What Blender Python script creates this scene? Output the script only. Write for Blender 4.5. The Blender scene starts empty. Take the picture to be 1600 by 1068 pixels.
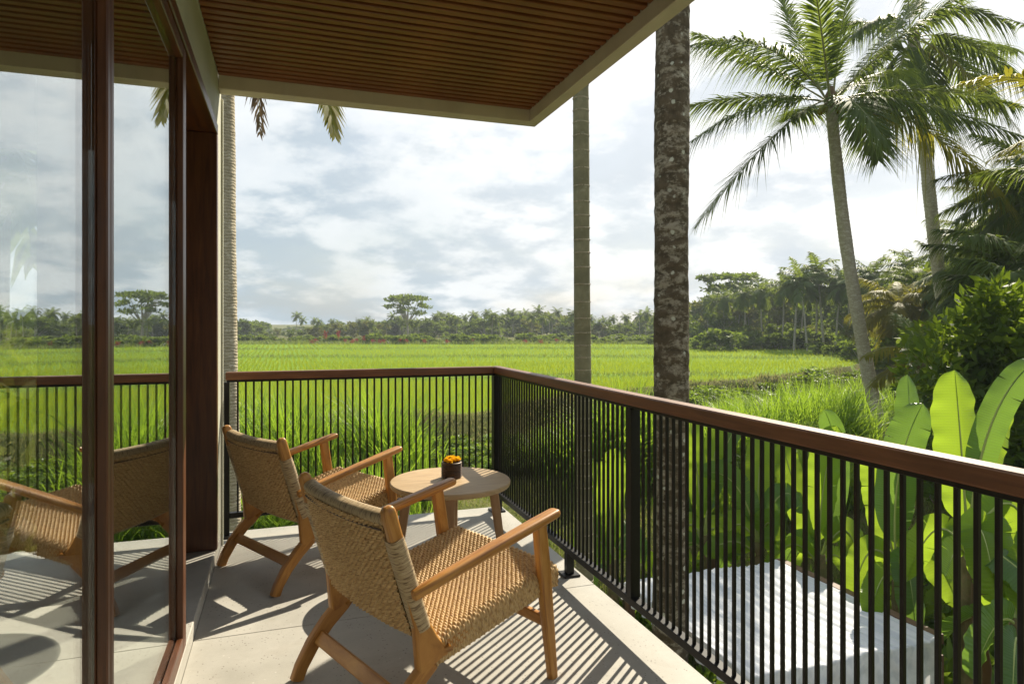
import bpy, math, random
import numpy as np
from math import radians as R, sin, cos, pi
from mathutils import Vector, Matrix

# ------------------------------------------------------------------ camera, sky, sun, exposure
SC = bpy.context.scene
COL = SC.collection
TH = R(18.97); S_, C_ = sin(TH), cos(TH); FP = 1030.0; U0, V0, H0 = 800.0, 506.0, 1.307
cam = bpy.data.objects.new('camera', bpy.data.cameras.new('camera')); COL.objects.link(cam)
cam.location = (0, 0, H0); cam.rotation_euler = (R(90), 0, -TH)
cam.data.sensor_width = 36; cam.data.lens = FP / 1600 * 36; cam.data.shift_y = -28 / 1600
cam.data.clip_start = .05; cam.data.clip_end = 6000
SC.camera = cam
SUN_AZ, SUN_EL = R(49.4), R(40)
SUN = Vector((sin(SUN_AZ) * cos(SUN_EL), cos(SUN_AZ) * cos(SUN_EL), sin(SUN_EL)))
SC.view_settings.view_transform = 'Standard'; SC.view_settings.look = 'None'
SC.view_settings.exposure = 1.33; SC.view_settings.gamma = 1.0
SC.view_settings.use_curve_mapping = False
SKY_NISHITA, CLOUD_GAIN = 0.05, 0.96

def make_world():
    w = bpy.data.worlds.new('World'); SC.world = w; w.use_nodes = True
    nt = w.node_tree; N = nt.nodes; L = nt.links; N.clear()
    def n(t, **k):
        x = N.new(t)
        for a, b in k.items(): setattr(x, a, b)
        return x
    def math_(op, a, b=None, c=None, clamp=False):
        m = n('ShaderNodeMath', operation=op, use_clamp=clamp)
        for i, v in enumerate((a, b, c)):
            if v is None: continue
            if isinstance(v, (int, float)): m.inputs[i].default_value = v
            else: L.new(v, m.inputs[i])
        return m.outputs[0]
    sky = n('ShaderNodeTexSky', sky_type='NISHITA', sun_disc=False, sun_elevation=SUN_EL, sun_rotation=SUN_AZ)
    sky.air_density = 1.2; sky.dust_density = 2.0; sky.ozone_density = 1.5
    tc = n('ShaderNodeTexCoord')
    sep = n('ShaderNodeSeparateXYZ'); L.new(tc.outputs['Generated'], sep.inputs[0])
    zc = math_('ADD', math_('MAXIMUM', sep.outputs[2], 0.0), 0.30)
    comb = n('ShaderNodeCombineXYZ')
    L.new(math_('DIVIDE', sep.outputs[0], zc), comb.inputs[0])
    L.new(math_('DIVIDE', sep.outputs[1], zc), comb.inputs[1])
    def noise(scale, detail, rough, w_):
        t = n('ShaderNodeTexNoise', noise_dimensions='4D'); L.new(comb.outputs[0], t.inputs['Vector'])
        t.inputs['Scale'].default_value = scale; t.inputs['Detail'].default_value = detail
        t.inputs['Roughness'].default_value = rough; t.inputs['W'].default_value = w_
        return t.outputs['Fac']
    def ramp(f, a, b):
        m = n('ShaderNodeMapRange'); m.clamp = True; m.interpolation_type = 'SMOOTHSTEP'
        L.new(f, m.inputs[0]); m.inputs[1].default_value = a; m.inputs[2].default_value = b
        return m.outputs[0]
    dens = ramp(noise(2.0, 8, .56, 3.1), .36, .62)          # cloud cover
    lump = ramp(noise(3.0, 9, .58, 8.4), .425, .575)          # bright and grey parts of the cloud
    soft = ramp(noise(1.1, 4, .5, 1.7), .35, .65)           # broad grey banks
    dot = n('ShaderNodeVectorMath', operation='DOT_PRODUCT'); L.new(tc.outputs['Generated'], dot.inputs[0])
    dot.inputs[1].default_value = SUN
    near = ramp(dot.outputs['Value'], .50, .92)             # thin cloud lit from behind round the sun
    near = math_('POWER', near, 1.0)
    def mix(f, a, b):
        m = n('ShaderNodeMix', data_type='RGBA'); 
        if isinstance(f, (int, float)): m.inputs[0].default_value = f
        else: L.new(f, m.inputs[0])
        for i, v in ((6, a), (7, b)):
            if isinstance(v, tuple): m.inputs[i].default_value = (*v, 1)
            else: L.new(v, m.inputs[i])
        return m.outputs[2]
    cloud = mix(lump, (.165, .218, .260), (.425, .44, .445))
    cloud = mix(math_('MULTIPLY', soft, .5), cloud, (.235, .275, .305))
    glow = mix(lump, (.335, .36, .385), (.50, .50, .495))
    cloud = mix(near, cloud, glow)
    skyc = n('ShaderNodeMix', data_type='RGBA', blend_type='MULTIPLY'); skyc.inputs[0].default_value = 1
    L.new(sky.outputs[0], skyc.inputs[6]); skyc.inputs[7].default_value = (SKY_NISHITA,) * 3 + (1,)
    cf = math_('MULTIPLY_ADD', dens, .34, .66, clamp=True)   # even the gaps are veiled
    tot = mix(cf, skyc.outputs[2], cloud)
    bg = n('ShaderNodeBackground'); L.new(tot, bg.inputs[0]); bg.inputs[1].default_value = CLOUD_GAIN
    out = n('ShaderNodeOutputWorld'); L.new(bg.outputs[0], out.inputs[0])
    w.cycles.sampling_method = 'MANUAL'; w.cycles.sample_map_resolution = 512
make_world()
sl = bpy.data.lights.new('sun', 'SUN'); sl.energy = 3.4; sl.angle = R(.35); sl.color = (1, .90, .72)
so = bpy.data.objects.new('sun', sl); COL.objects.link(so); so.rotation_euler = SUN.to_track_quat('Z', 'Y').to_euler()
so.location = (20, 20, 30)
SC.cycles.max_bounces = 10; SC.cycles.diffuse_bounces = 6; SC.cycles.glossy_bounces = 4
SC.cycles.transparent_max_bounces = 16; SC.cycles.transmission_bounces = 6; SC.cycles.volume_bounces = 0
SC.cycles.sample_clamp_indirect = 6
SC.cycles.use_denoising = True

# ------------------------------------------------------------------ helpers
rng = np.random.default_rng(7); random.seed(7)
def at(u, v, d):
    """world point seen at photo pixel (u,v) at depth d metres"""
    l = (u - U0) / FP * d
    return Vector((d * S_ + l * C_, d * C_ - l * S_, H0 - (v - V0) / FP * d))
def ground_at(u, d):
    p = at(u, V0, d); return Vector((p.x, p.y, float(terrain(p.x, p.y))))

def link(o, parent=None):
    COL.objects.link(o)
    if parent is not None: o.parent = parent
    return o
def tag(o, label, cat, group=None):
    o['label'] = label; o['category'] = cat
    if group: o['group'] = group
    return o
ORD = 'first second third fourth fifth sixth seventh eighth ninth tenth eleventh twelfth thirteenth fourteenth fifteenth sixteenth seventeenth eighteenth nineteenth twentieth'.split()
ORD += ['twenty-' + o for o in ORD[:9]] + ['thirtieth'] + ['thirty-' + o for o in ORD[:9]]
def rank(items, x): return ORD[sorted(items).index(x)]
def thing(name, label, cat, loc=(0, 0, 0), rz=0, group=None):
    o = bpy.data.objects.new(name, None); o.empty_display_size = .1
    o.location = loc; o.rotation_euler = (0, 0, rz); link(o)
    return tag(o, label, cat, group)
def structure(o): o['kind'] = 'structure'; return o
def stuff(o): o['kind'] = 'stuff'; return o
def dup(root, loc, rz=0, scale=None, label=None):
    r = root.copy(); COL.objects.link(r); r.location = loc; r.rotation_euler = (0, 0, rz)
    if scale is not None: r.scale = scale if hasattr(scale, '__len__') else (scale,) * 3
    if label: r['label'] = label
    for ch in root.children:
        c = ch.copy(); COL.objects.link(c); c.parent = r
        for g in ch.children:
            d = g.copy(); COL.objects.link(d); d.parent = c
    return r

def fast_mesh(name, V, F, mat=None, uv=None, smooth=False):
    """V (n,3); F list of index arrays, each (m,k); uv list of (m,k,2) matching F"""
    V = np.asarray(V, np.float32).reshape(-1, 3)
    F = [np.asarray(f, np.int32) for f in F if len(f)]
    me = bpy.data.meshes.new(name)
    me.vertices.add(len(V)); me.vertices.foreach_set('co', V.ravel())
    idx = np.concatenate([f.ravel() for f in F]); tot = np.concatenate([np.full(len(f), f.shape[1], np.int32) for f in F])
    start = np.concatenate([[0], np.cumsum(tot)[:-1]]).astype(np.int32)
    me.loops.add(len(idx)); me.loops.foreach_set('vertex_index', idx)
    me.polygons.add(len(tot)); me.polygons.foreach_set('loop_start', start)
    if uv is not None:
        l = me.uv_layers.new(name='UVMap')
        l.data.foreach_set('uv', np.concatenate([np.asarray(x, np.float32).ravel() for x in uv]))
    me.update(calc_edges=True); me.validate()
    if smooth: me.polygons.foreach_set('use_smooth', np.ones(len(me.polygons), bool))
    if mat: me.materials.append(mat)
    return me

class MB:
    """collects primitives, builds ONE mesh object"""
    def __init__(s): s.v = []; s.f = []; s.uv = []; s.sm = []
    def add(s, V, F, UV=None, smooth=True):
        b = len(s.v); s.v += [tuple(p) for p in V]
        for i, f in enumerate(F):
            s.f.append([b + j for j in f]); s.sm.append(smooth)
            s.uv.append(UV[i] if UV else [(V[j][0] + V[j][2] * .3, V[j][1] + V[j][2]) for j in f])
        return s
    def box(s, c, size, bev=.003, rot=None, along=None):
        """chamfered box; uv u runs along its longest axis"""
        hx, hy, hz = size[0] / 2, size[1] / 2, size[2] / 2
        b = min(bev, hx * .45, hy * .45, hz * .45)
        k = max(range(3), key=lambda i: size[i]) if along is None else along
        V = []; idx = {}
        for sx in (-1, 1):
            for sy in (-1, 1):
                for sz in (-1, 1):
                    for ax in range(3):
                        p = [sx * hx, sy * hy, sz * hz]
                        for a2, sg in ((0, sx), (1, sy), (2, sz)):
                            if a2 != ax: p[a2] -= sg * b
                        idx[(sx, sy, sz, ax)] = len(V); V.append(p)
        F = []
        for ax in range(3):
            o = [a for a in range(3) if a != ax]
            for sg in (-1, 1):
                q = []
                for a, c2 in ((-1, -1), (1, -1), (1, 1), (-1, 1)):
                    t = [0, 0, 0]; t[ax] = sg; t[o[0]] = a; t[o[1]] = c2
                    q.append(idx[(*t, ax)])
                F.append(q if (sg == 1) == (ax != 1) else q[::-1])
        for ax in range(3):
            o = [a for a in range(3) if a != ax]
            for a in (-1, 1):
                for c2 in (-1, 1):
                    q = []
                    for e, m in ((-1, o[0]), (1, o[0]), (1, o[1]), (-1, o[1])):
                        t = [0, 0, 0]; t[ax] = e; t[o[0]] = a; t[o[1]] = c2
                        q.append(idx[(*t, m)])
                    F.append(q if a * c2 * (1 if ax != 1 else -1) > 0 else q[::-1])
        for sx in (-1, 1):
            for sy in (-1, 1):
                for sz in (-1, 1):
                    q = [idx[(sx, sy, sz, m)] for m in range(3)]
                    F.append(q if sx * sy * sz > 0 else q[::-1])
        oth = [a for a in range(3) if a != k]
        UV = [[(V[j][k] + c[k], V[j][oth[0]] + V[j][oth[1]] + c[oth[0]] * 3.1 + c[oth[1]] * 1.7) for j in f] for f in F]
        M = Matrix.Identity(3) if rot is None else rot
        V = [M @ Vector(p) + Vector(c) for p in V]
        return s.add(V, F, UV, smooth=False)
    def sweep(s, path, sizes, up=(0, 0, 1), rr=.35, seg=3, cap_round=(0, 0), closed_profile=None):
        """rounded rectangle (w across, h along up) swept along a path, ends capped, optional rounded ends"""
        P = [Vector(p) for p in path]; Z = [tuple(q) for q in sizes]; up = Vector(up)
        for e in (1, 0):
            if cap_round[e]:
                r = cap_round[e]; A, B = (P[0], P[1]) if e == 0 else (P[-1], P[-2])
                T = (A - B).normalized(); sz = Z[0] if e == 0 else Z[-1]
                ext = [(A + T * (r * q), (sz[0] * f, sz[1] * f)) for q, f in ((.45, .93), (.8, .72), (1, .35))]
                if e == 0:
                    P = [x[0] for x in ext[::-1]] + P; Z = [x[1] for x in ext[::-1]] + Z
                else:
                    P = P + [x[0] for x in ext]; Z = Z + [x[1] for x in ext]
        n = len(P); prof = []
        for cx, cy, a0 in ((1, 1, 0), (-1, 1, 90), (-1, -1, 180), (1, -1, 270)):
            for i in range(seg + 1):
                a = R(a0 + 90 * i / seg); prof.append((cx, cy, cos(a), sin(a)))
        m = len(prof); V = []; dist = 0; D = []
        for i in range(n):
            T = (P[min(i + 1, n - 1)] - P[max(i - 1, 0)]).normalized()
            sd = T.cross(up).normalized(); nn = sd.cross(T)
            w, h = Z[i][0] / 2, Z[i][1] / 2; r = min(w, h) * 2 * rr
            if i: dist += (P[i] - P[i - 1]).length
            D.append(dist)
            for cx, cy, a, b in prof:
                V.append(P[i] + sd * (cx * (w - r) + a * r) + nn * (cy * (h - r) + b * r))
        F = []; UV = []; per = 2 * (Z[n // 2][0] + Z[n // 2][1]); off = random.random() * 3
        for i in range(n - 1):
            for j in range(m):
                k = (j + 1) % m
                F.append((i * m + j, i * m + k, (i + 1) * m + k, (i + 1) * m + j))
                v0, v1 = j / m * per + off, (j + 1) / m * per + off
                UV.append([(D[i], v0), (D[i], v1), (D[i + 1], v1), (D[i + 1], v0)])
        F.append(list(range(m))[::-1]); UV.append([(0, off + prof[j][0] * .01) for j in range(m)][::-1])
        F.append([(n - 1) * m + j for j in range(m)]); UV.append([(dist, off + prof[j][0] * .01) for j in range(m)])
        s.add(V, F, UV, True); return s
    def tube(s, path, radii, seg=10):
        P = [Vector(p) for p in path]; n = len(P); V = []; F = []; UV = []; dist = 0; D = []
        ref = Vector((0.3, 1, .1))
        for i in range(n):
            T = (P[min(i + 1, n - 1)] - P[max(i - 1, 0)]).normalized()
            a = T.cross(ref).normalized(); b = T.cross(a)
            if i: dist += (P[i] - P[i - 1]).length
            D.append(dist); r = radii[i] if hasattr(radii, '__len__') else radii
            for j in range(seg):
                t = 2 * pi * j / seg; V.append(P[i] + (a * cos(t) + b * sin(t)) * r)
        for i in range(n - 1):
            for j in range(seg):
                k = (j + 1) % seg
                F.append((i * seg + j, i * seg + k, (i + 1) * seg + k, (i + 1) * seg + j)[::-1])
                UV.append([(D[i], j / seg), (D[i], (j + 1) / seg), (D[i + 1], (j + 1) / seg), (D[i + 1], j / seg)][::-1])
        F.append(list(range(seg))); UV.append([(0, 0)] * seg)
        F.append([(n - 1) * seg + j for j in range(seg)][::-1]); UV.append([(dist, 0)] * seg)
        s.add(V, F, UV, True); return s
    def lathe(s, prof, c=(0, 0, 0), seg=48):
        V = []; F = []; n = len(prof)
        for r, z in prof:
            for j in range(seg):
                t = 2 * pi * j / seg; V.append((c[0] + r * cos(t), c[1] + r * sin(t), c[2] + z))
        for i in range(n - 1):
            for j in range(seg):
                k = (j + 1) % seg; F.append((i * seg + j, i * seg + k, (i + 1) * seg + k, (i + 1) * seg + j))
        F.append([(n - 1) * seg + j for j in range(seg)]); F.append(list(range(seg))[::-1])
        UV = [[(V[j][0], V[j][1] + V[j][2]) for j in f] for f in F]
        s.add(V, F, UV, True); return s
    def mesh(s, name, mat, sharp=32):
        me = bpy.data.meshes.new(name)
        me.from_pydata([tuple(v) for v in s.v], [], s.f)
        l = me.uv_layers.new(name='UVMap')
        l.data.foreach_set('uv', np.array([c for f in s.uv for c in f], np.float32).ravel())
        me.polygons.foreach_set('use_smooth', np.array(s.sm, bool))
        me.update()
        if any(s.sm): me.set_sharp_from_angle(angle=R(sharp))
        if mat: me.materials.append(mat)
        return me
    def build(s, name, mat, parent=None, loc=None, sharp=32):
        o = bpy.data.objects.new(name, s.mesh(name, mat, sharp)); link(o, parent)
        if loc is not None: o.location = loc
        return o
def box_obj(name, lo, hi, mat, parent=None, bev=.003):
    lo, hi = Vector(lo), Vector(hi); c = (lo + hi) / 2; sz = hi - lo
    m = MB().box((0, 0, 0), sz, bev)
    o = m.build(name, mat, parent); o.location = c
    return o
def inst(name, me, parent, loc, rz=0):
    o = bpy.data.objects.new(name, me); link(o, parent); o.location = loc; o.rotation_euler = (0, 0, rz); return o

# ------------------------------------------------------------------ materials
class Mat:
    def __init__(s, name):
        s.m = bpy.data.materials.new(name); s.m.use_nodes = True; s.nt = s.m.node_tree; s.N = s.nt.nodes; s.L = s.nt.links
        s.p = s.N['Principled BSDF']; s.out = s.N['Material Output']
    def n(s, t, **k):
        x = s.N.new(t)
        for a, b in k.items(): setattr(x, a, b)
        return x
    def coord(s, kind='Object', scale=(1, 1, 1)):
        t = s.n('ShaderNodeTexCoord'); m = s.n('ShaderNodeMapping'); s.L.new(t.outputs[kind], m.inputs[0])
        m.inputs['Scale'].default_value = scale; return m.outputs[0]
    def pos(s, scale=(1, 1, 1)):
        g = s.n('ShaderNodeNewGeometry'); m = s.n('ShaderNodeMapping'); s.L.new(g.outputs['Position'], m.inputs[0])
        m.inputs['Scale'].default_value = scale; return m.outputs[0]
    def noise(s, vec, scale, detail=4, rough=.55, dist=0):
        t = s.n('ShaderNodeTexNoise'); s.L.new(vec, t.inputs['Vector']); t.inputs['Scale'].default_value = scale
        t.inputs['Detail'].default_value = detail; t.inputs['Roughness'].default_value = rough; t.inputs['Distortion'].default_value = dist
        return t.outputs['Fac']
    def voro(s, vec, scale, feature='F1', out='Distance'):
        t = s.n('ShaderNodeTexVoronoi', feature=feature); s.L.new(vec, t.inputs['Vector']); t.inputs['Scale'].default_value = scale
        return t.outputs[out]
    def ramp(s, f, *stops):
        r = s.n('ShaderNodeValToRGB'); s.L.new(f, r.inputs[0]); e = r.color_ramp.elements
        while len(e) < len(stops): e.new(.5)
        for i, (p, c) in enumerate(stops):
            e[i].position = p; e[i].color = (*c, 1) if hasattr(c, '__len__') else (c, c, c, 1)
        return r.outputs[0]
    def mix(s, f, a, b, mode='MIX'):
        m = s.n('ShaderNodeMix', data_type='RGBA', blend_type=mode)
        for i, v in ((0, f), (6, a), (7, b)):
            if isinstance(v, (int, float)): m.inputs[i].default_value = v if i == 0 else (v, v, v, 1)
            elif isinstance(v, tuple): m.inputs[i].default_value = (*v, 1)
            else: s.L.new(v, m.inputs[i])
        return m.outputs[2]
    def math(s, op, a, b=0., clamp=False):
        m = s.n('ShaderNodeMath', operation=op, use_clamp=clamp)
        for i, v in enumerate((a, b)):
            if isinstance(v, (int, float)): m.inputs[i].default_value = v
            else: s.L.new(v, m.inputs[i])
        return m.outputs[0]
    def base(s, c):
        if isinstance(c, tuple): s.p.inputs['Base Color'].default_value = (*c, 1)
        else: s.L.new(c, s.p.inputs['Base Color'])
        return s
    def set(s, **k):
        for a, v in k.items():
            i = s.p.inputs[a.replace('_', ' ')]
            if isinstance(v, (int, float)): i.default_value = v
            else: s.L.new(v, i)
        return s
    def bump(s, h, strength=.3, dist=.01):
        b = s.n('ShaderNodeBump'); s.L.new(h, b.inputs['Height']); b.inputs['Strength'].default_value = strength
        b.inputs['Distance'].default_value = dist; s.L.new(b.outputs[0], s.p.inputs['Normal']); return s
    def rand(s):
        g = s.n('ShaderNodeNewGeometry'); return g.outputs['Random Per Island']

def wood(name, c0, c1, c2, rough=.42, gs=(3, 42, 1), bump=.12, coat=0.):
    m = Mat(name); uv = m.coord('UV', gs)
    g = m.noise(uv, 1.6, 6, .62, .6); fine = m.noise(m.coord('UV', (gs[0] * 4, gs[1] * 7, 1)), 2.2, 3, .6)
    big = m.noise(m.pos((1, 1, 1)), 3.5, 2)
    c = m.ramp(g, (.28, c0), (.5, c1), (.74, c2))
    c = m.mix(m.math('MULTIPLY', fine, .35), c, c0)
    c = m.mix(.55, c, m.mix(big, (.55, .55, .55), (1.15, 1.1, 1.05)), 'MULTIPLY')
    m.base(c); m.set(Roughness=m.ramp(g, (.2, rough - .08), (.8, rough + .12)))
    if coat: m.set(Coat_Weight=coat, Coat_Roughness=.25)
    m.bump(m.math('ADD', m.math('MULTIPLY', g, .4), fine), bump, .002); return m.m
M = {}
M['teak'] = wood('teak', (.27, .098, .016), (.50, .228, .042), (.68, .365, .090), .38)
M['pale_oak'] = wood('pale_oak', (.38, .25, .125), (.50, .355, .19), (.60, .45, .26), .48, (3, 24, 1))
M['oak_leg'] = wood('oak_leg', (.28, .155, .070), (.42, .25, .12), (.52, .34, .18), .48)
M['door_wood'] = wood('door_wood', (.050, .0155, .0045), (.108, .0360, .0100), (.175, .064, .018), .40, (2, 26, 1), .08, 0.)
M['rail_wood'] = wood('rail_wood', (.095, .031, .010), (.18, .066, .020), (.28, .115, .042), .44, (2, 30, 1), .12, 0.)
M['slat_wood'] = wood('slat_wood', (.125, .040, .012), (.225, .080, .024), (.33, .128, .042), .42, (1.5, 30, 1), .08)
M['bed_wood'] = wood('bed_wood', (.10, .05, .03), (.16, .09, .055), (.22, .13, .08), .6)

def mat_concrete(name, c0, c1, specks=True, sc=1.0, bump=.15):
    m = Mat(name); p = m.pos()
    a = m.noise(p, 2.2 * sc, 6, .6); b = m.noise(p, 60 * sc, 3, .6); st = m.noise(m.pos((1, 1, .15)), 3.5 * sc, 4, .6)
    c = m.ramp(a, (.3, c0), (.7, c1)); c = m.mix(m.math('MULTIPLY', b, .25), c, tuple(x * .72 for x in c0))
    c = m.mix(m.ramp(st, (.45, 0.), (.75, .35)), c, tuple(x * .7 for x in c0))
    if specks:
        bl = m.noise(p, .9, 5, .65, .5); c = m.mix(m.ramp(bl, (.50, 0.), (.72, .38)), c, tuple(x * .62 for x in c0)); wm = m.noise(p, 5.5, 4, .6, 1.); c = m.mix(m.ramp(wm, (.56, 0.), (.66, .22)), c, (.30, .27, .22))
        v = m.voro(p, 55); n2 = m.noise(p, 9, 2)
        sp = m.math('MULTIPLY', m.ramp(v, (.10, 1.), (.22, 0.)), m.ramp(n2, (.43, 0.), (.54, 1.)))
        c = m.mix(m.math('MULTIPLY', sp, .8), c, (.13, .115, .095))
        v2 = m.voro(p, 34); c = m.mix(m.math('MULTIPLY', m.ramp(v2, (.08, .35), (.16, 0.)), m.ramp(n2, (.40, 1.), (.46, 0.))), c, (.70, .68, .63))
        pit = m.math('SUBTRACT', m.math('MULTIPLY', b, .5), sp)
    else: pit = m.math('ADD', b, a)
    m.base(c); m.set(Roughness=m.ramp(a, (.3, .55), (.7, .78))); m.bump(pit, bump, .004); return m.m
M['floor'] = mat_concrete('polished_concrete', (.36, .345, .30), (.48, .46, .41))
M['wall'] = mat_concrete('plastered_concrete', (.42, .42, .33), (.52, .52, .43), False, 1.3, .1)
M['fascia'] = mat_concrete('fascia_concrete', (.54, .485, .37), (.63, .58, .46), False, 1.5, .12)
m = Mat('black_metal'); p = m.pos(); m.base(m.ramp(m.noise(p, 14, 3), (.3, (.0035, .003, .0026)), (.75, (.008, .0065, .005)))); m.set(Roughness=.42, Metallic=0., Specular_IOR_Level=.3).bump(m.noise(p, 300, 2), .05, .001); M['metal'] = m.m
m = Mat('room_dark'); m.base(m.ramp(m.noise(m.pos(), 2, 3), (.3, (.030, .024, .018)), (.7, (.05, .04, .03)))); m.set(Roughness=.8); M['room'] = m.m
m = Mat('gap_shade_black'); m.base(m.ramp(m.noise(m.pos(), 5, 2), (.3, (.006, .005, .004)), (.7, (.012, .010, .008)))); m.set(Roughness=.95); M['black'] = m.m  # near-black colour stands in for the shade between the ceiling slats
m = Mat('room_floor'); m.base(m.ramp(m.noise(m.pos(), 2, 4), (.3, (.16, .15, .13)), (.7, (.22, .21, .18)))); m.set(Roughness=.6); M['roomfloor'] = m.m

def mat_glass():
    m = Mat('window_glass'); g = m.n('ShaderNodeNewGeometry')
    d = m.n('ShaderNodeVectorMath', operation='DOT_PRODUCT'); m.L.new(g.outputs['Incoming'], d.inputs[0]); m.L.new(g.outputs['Normal'], d.inputs[1])
    c = m.math('ABSOLUTE', d.outputs['Value']); k = m.math('POWER', m.math('SUBTRACT', 1., c), 5.)
    f = m.math('ADD', m.math('MULTIPLY', k, .60), .36, True)
    t = m.n('ShaderNodeBsdfTransparent'); t.inputs[0].default_value = (.92, .95, .94, 1)
    gl = m.n('ShaderNodeBsdfGlossy'); gl.inputs['Roughness'].default_value = 0.0; gl.inputs[0].default_value = (.95, .98, .97, 1)
    mx = m.n('ShaderNodeMixShader'); m.L.new(f, mx.inputs[0]); m.L.new(t.outputs[0], mx.inputs[1]); m.L.new(gl.outputs[0], mx.inputs[2])
    m.L.new(mx.outputs[0], m.out.inputs[0]); return m.m
M['glass'] = mat_glass()

def mat_weave(name, c0, c1, c2, fleck=.5):
    m = Mat(name); uv = m.coord('UV')
    a = m.noise(m.coord('UV', (45, 160, 1)), 1, 3, .6); b = m.noise(m.coord('UV', (14, 14, 1)), 1, 3)
    c = m.ramp(a, (.30, c0), (.5, c1), (.72, c2)); c = m.mix(.25, c, m.mix(b, (.6, .6, .6), (1.2, 1.15, 1.1)), 'MULTIPLY')
    m.base(c); m.set(Roughness=.62); m.bump(m.noise(m.coord('UV', (90, 420, 1)), 1, 2), .35, .002); return m.m
M['weave'] = mat_weave('woven_cord', (.30, .160, .052), (.56, .365, .150), (.74, .54, .27))
def mat_wrap():
    m = Mat('wrapped_cord')
    w = m.n('ShaderNodeTexWave', wave_type='BANDS', bands_direction='X'); m.L.new(m.coord('UV', (62, 1, 1)), w.inputs[0]); w.inputs['Scale'].default_value = 1; w.inputs['Distortion'].default_value = .6; w.inputs['Detail'].default_value = 1
    a = m.noise(m.coord('UV', (170, 16, 1)), 1, 3, .6)
    c = m.ramp(a, (.36, (.15, .09, .04)), (.46, (.46, .33, .165)), (.72, (.66, .52, .30)))
    m.base(m.mix(m.math('MULTIPLY', w.outputs['Fac'], .4), c, (.22, .14, .07))); m.set(Roughness=.6); m.bump(w.outputs['Fac'], .5, .003); return m.m
M['wrap'] = mat_wrap()

def mat_leaf(name, c0, c1, trans=.4, tcol=None, rough=.42, spec=.4, veins=None, hue=.5, patch=None):
    """leaf: diffuse + thin translucency, colour differs from leaf to leaf"""
    m = Mat(name); r = m.rand(); n_ = m.noise(m.pos(), .8, 2)
    c = m.mix(r, c0, c1); c = m.mix(m.math('MULTIPLY', n_, hue), c, c1)
    if patch:
        big = m.noise(m.pos((1, 1, 0)), .09, 4, .6); c = m.mix(m.ramp(big, (.38, 0.), (.62, .75)), c, patch)
    if veins:
        w = m.n('ShaderNodeTexWave', wave_type='BANDS', bands_direction='X'); m.L.new(m.coord('UV', (veins, 3, 1)), w.inputs[0]); w.inputs['Scale'].default_value = 1; w.inputs['Distortion'].default_value = .4
        c = m.mix(m.math('MULTIPLY', w.outputs['Fac'], .32), c, tuple(x * .5 for x in c0))
        m.bump(w.outputs['Fac'], .5, .006)
    m.base(c); m.set(Roughness=rough, Specular_IOR_Level=spec)
    t = m.n('ShaderNodeBsdfTranslucent'); m.L.new(m.mix(.6 if patch else .75, c, tcol or tuple(min(1, x * 1.8) for x in c1)), t.inputs[0])
    mx = m.n('ShaderNodeMixShader'); mx.inputs[0].default_value = trans
    m.L.new(m.p.outputs[0], mx.inputs[1]); m.L.new(t.outputs[0], mx.inputs[2]); m.L.new(mx.outputs[0], m.out.inputs[0]); return m.m
M['rice'] = mat_leaf('rice_leaf', (.135, .22, .010), (.20, .28, .016), .52, (.46, .54, .012), .5, .2, patch=(.23, .26, .025))
M['grass'] = mat_leaf('grass_leaf', (.070, .115, .020), (.145, .185, .045), .42, (.32, .38, .06), .5, .3)
M['tallgrass'] = mat_leaf('tall_grass_leaf', (.09, .19, .015), (.17, .28, .028), .5, (.40, .58, .04), .45, .35)
M['drygrass'] = mat_leaf('dry_grass', (.22, .18, .08), (.20, .22, .07), .4, (.42, .38, .14), .6, .2)
M['palm'] = mat_leaf('palm_leaf', (.042, .078, .018), (.088, .128, .030), .38, (.30, .38, .04), .55, .12)
M['palm_yellow'] = mat_leaf('palm_leaf_yellow', (.10, .125, .02), (.20, .17, .025), .45, (.50, .46, .04), .55, .10)
M['palm_dry'] = mat_leaf('palm_leaf_dry', (.14, .09, .05), (.20, .14, .08), .25, (.25, .17, .08), .6, .2)
M['banana'] = mat_leaf('banana_leaf', (.10, .20, .016), (.15, .25, .024), .52, (.44, .62, .04), .40, .3, 13)
M['banana_dark'] = mat_leaf('banana_leaf_dark', (.060, .14, .030), (.095, .18, .040), .4, (.28, .46, .05), .34, .45, 13)
M['shrub'] = mat_leaf('shrub_leaf', (.024, .054, .010), (.070, .125, .015), .38, (.32, .44, .02), .42, .12)
M['bush'] = mat_leaf('bush_leaf', (.065, .13, .016), (.12, .20, .028), .45, (.42, .58, .04), .5, .18)
M['farleaf'] = mat_leaf('far_tree_leaf', (.042, .082, .016), (.092, .135, .026), .4, (.28, .37, .035), .6, .12)
M['farleaf2'] = mat_leaf('far_tree_leaf_light', (.075, .10, .020), (.13, .14, .032), .35, (.32, .34, .04), .6, .15)
M['red'] = mat_leaf('red_leaf', (.14, .022, .022), (.22, .04, .035), .4, (.38, .05, .04), .5, .2)
M['petal'] = mat_leaf('marigold_petal', (.92, .50, .012), (.96, .66, .03), .35, (1., .7, .03), .6, .2)

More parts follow.
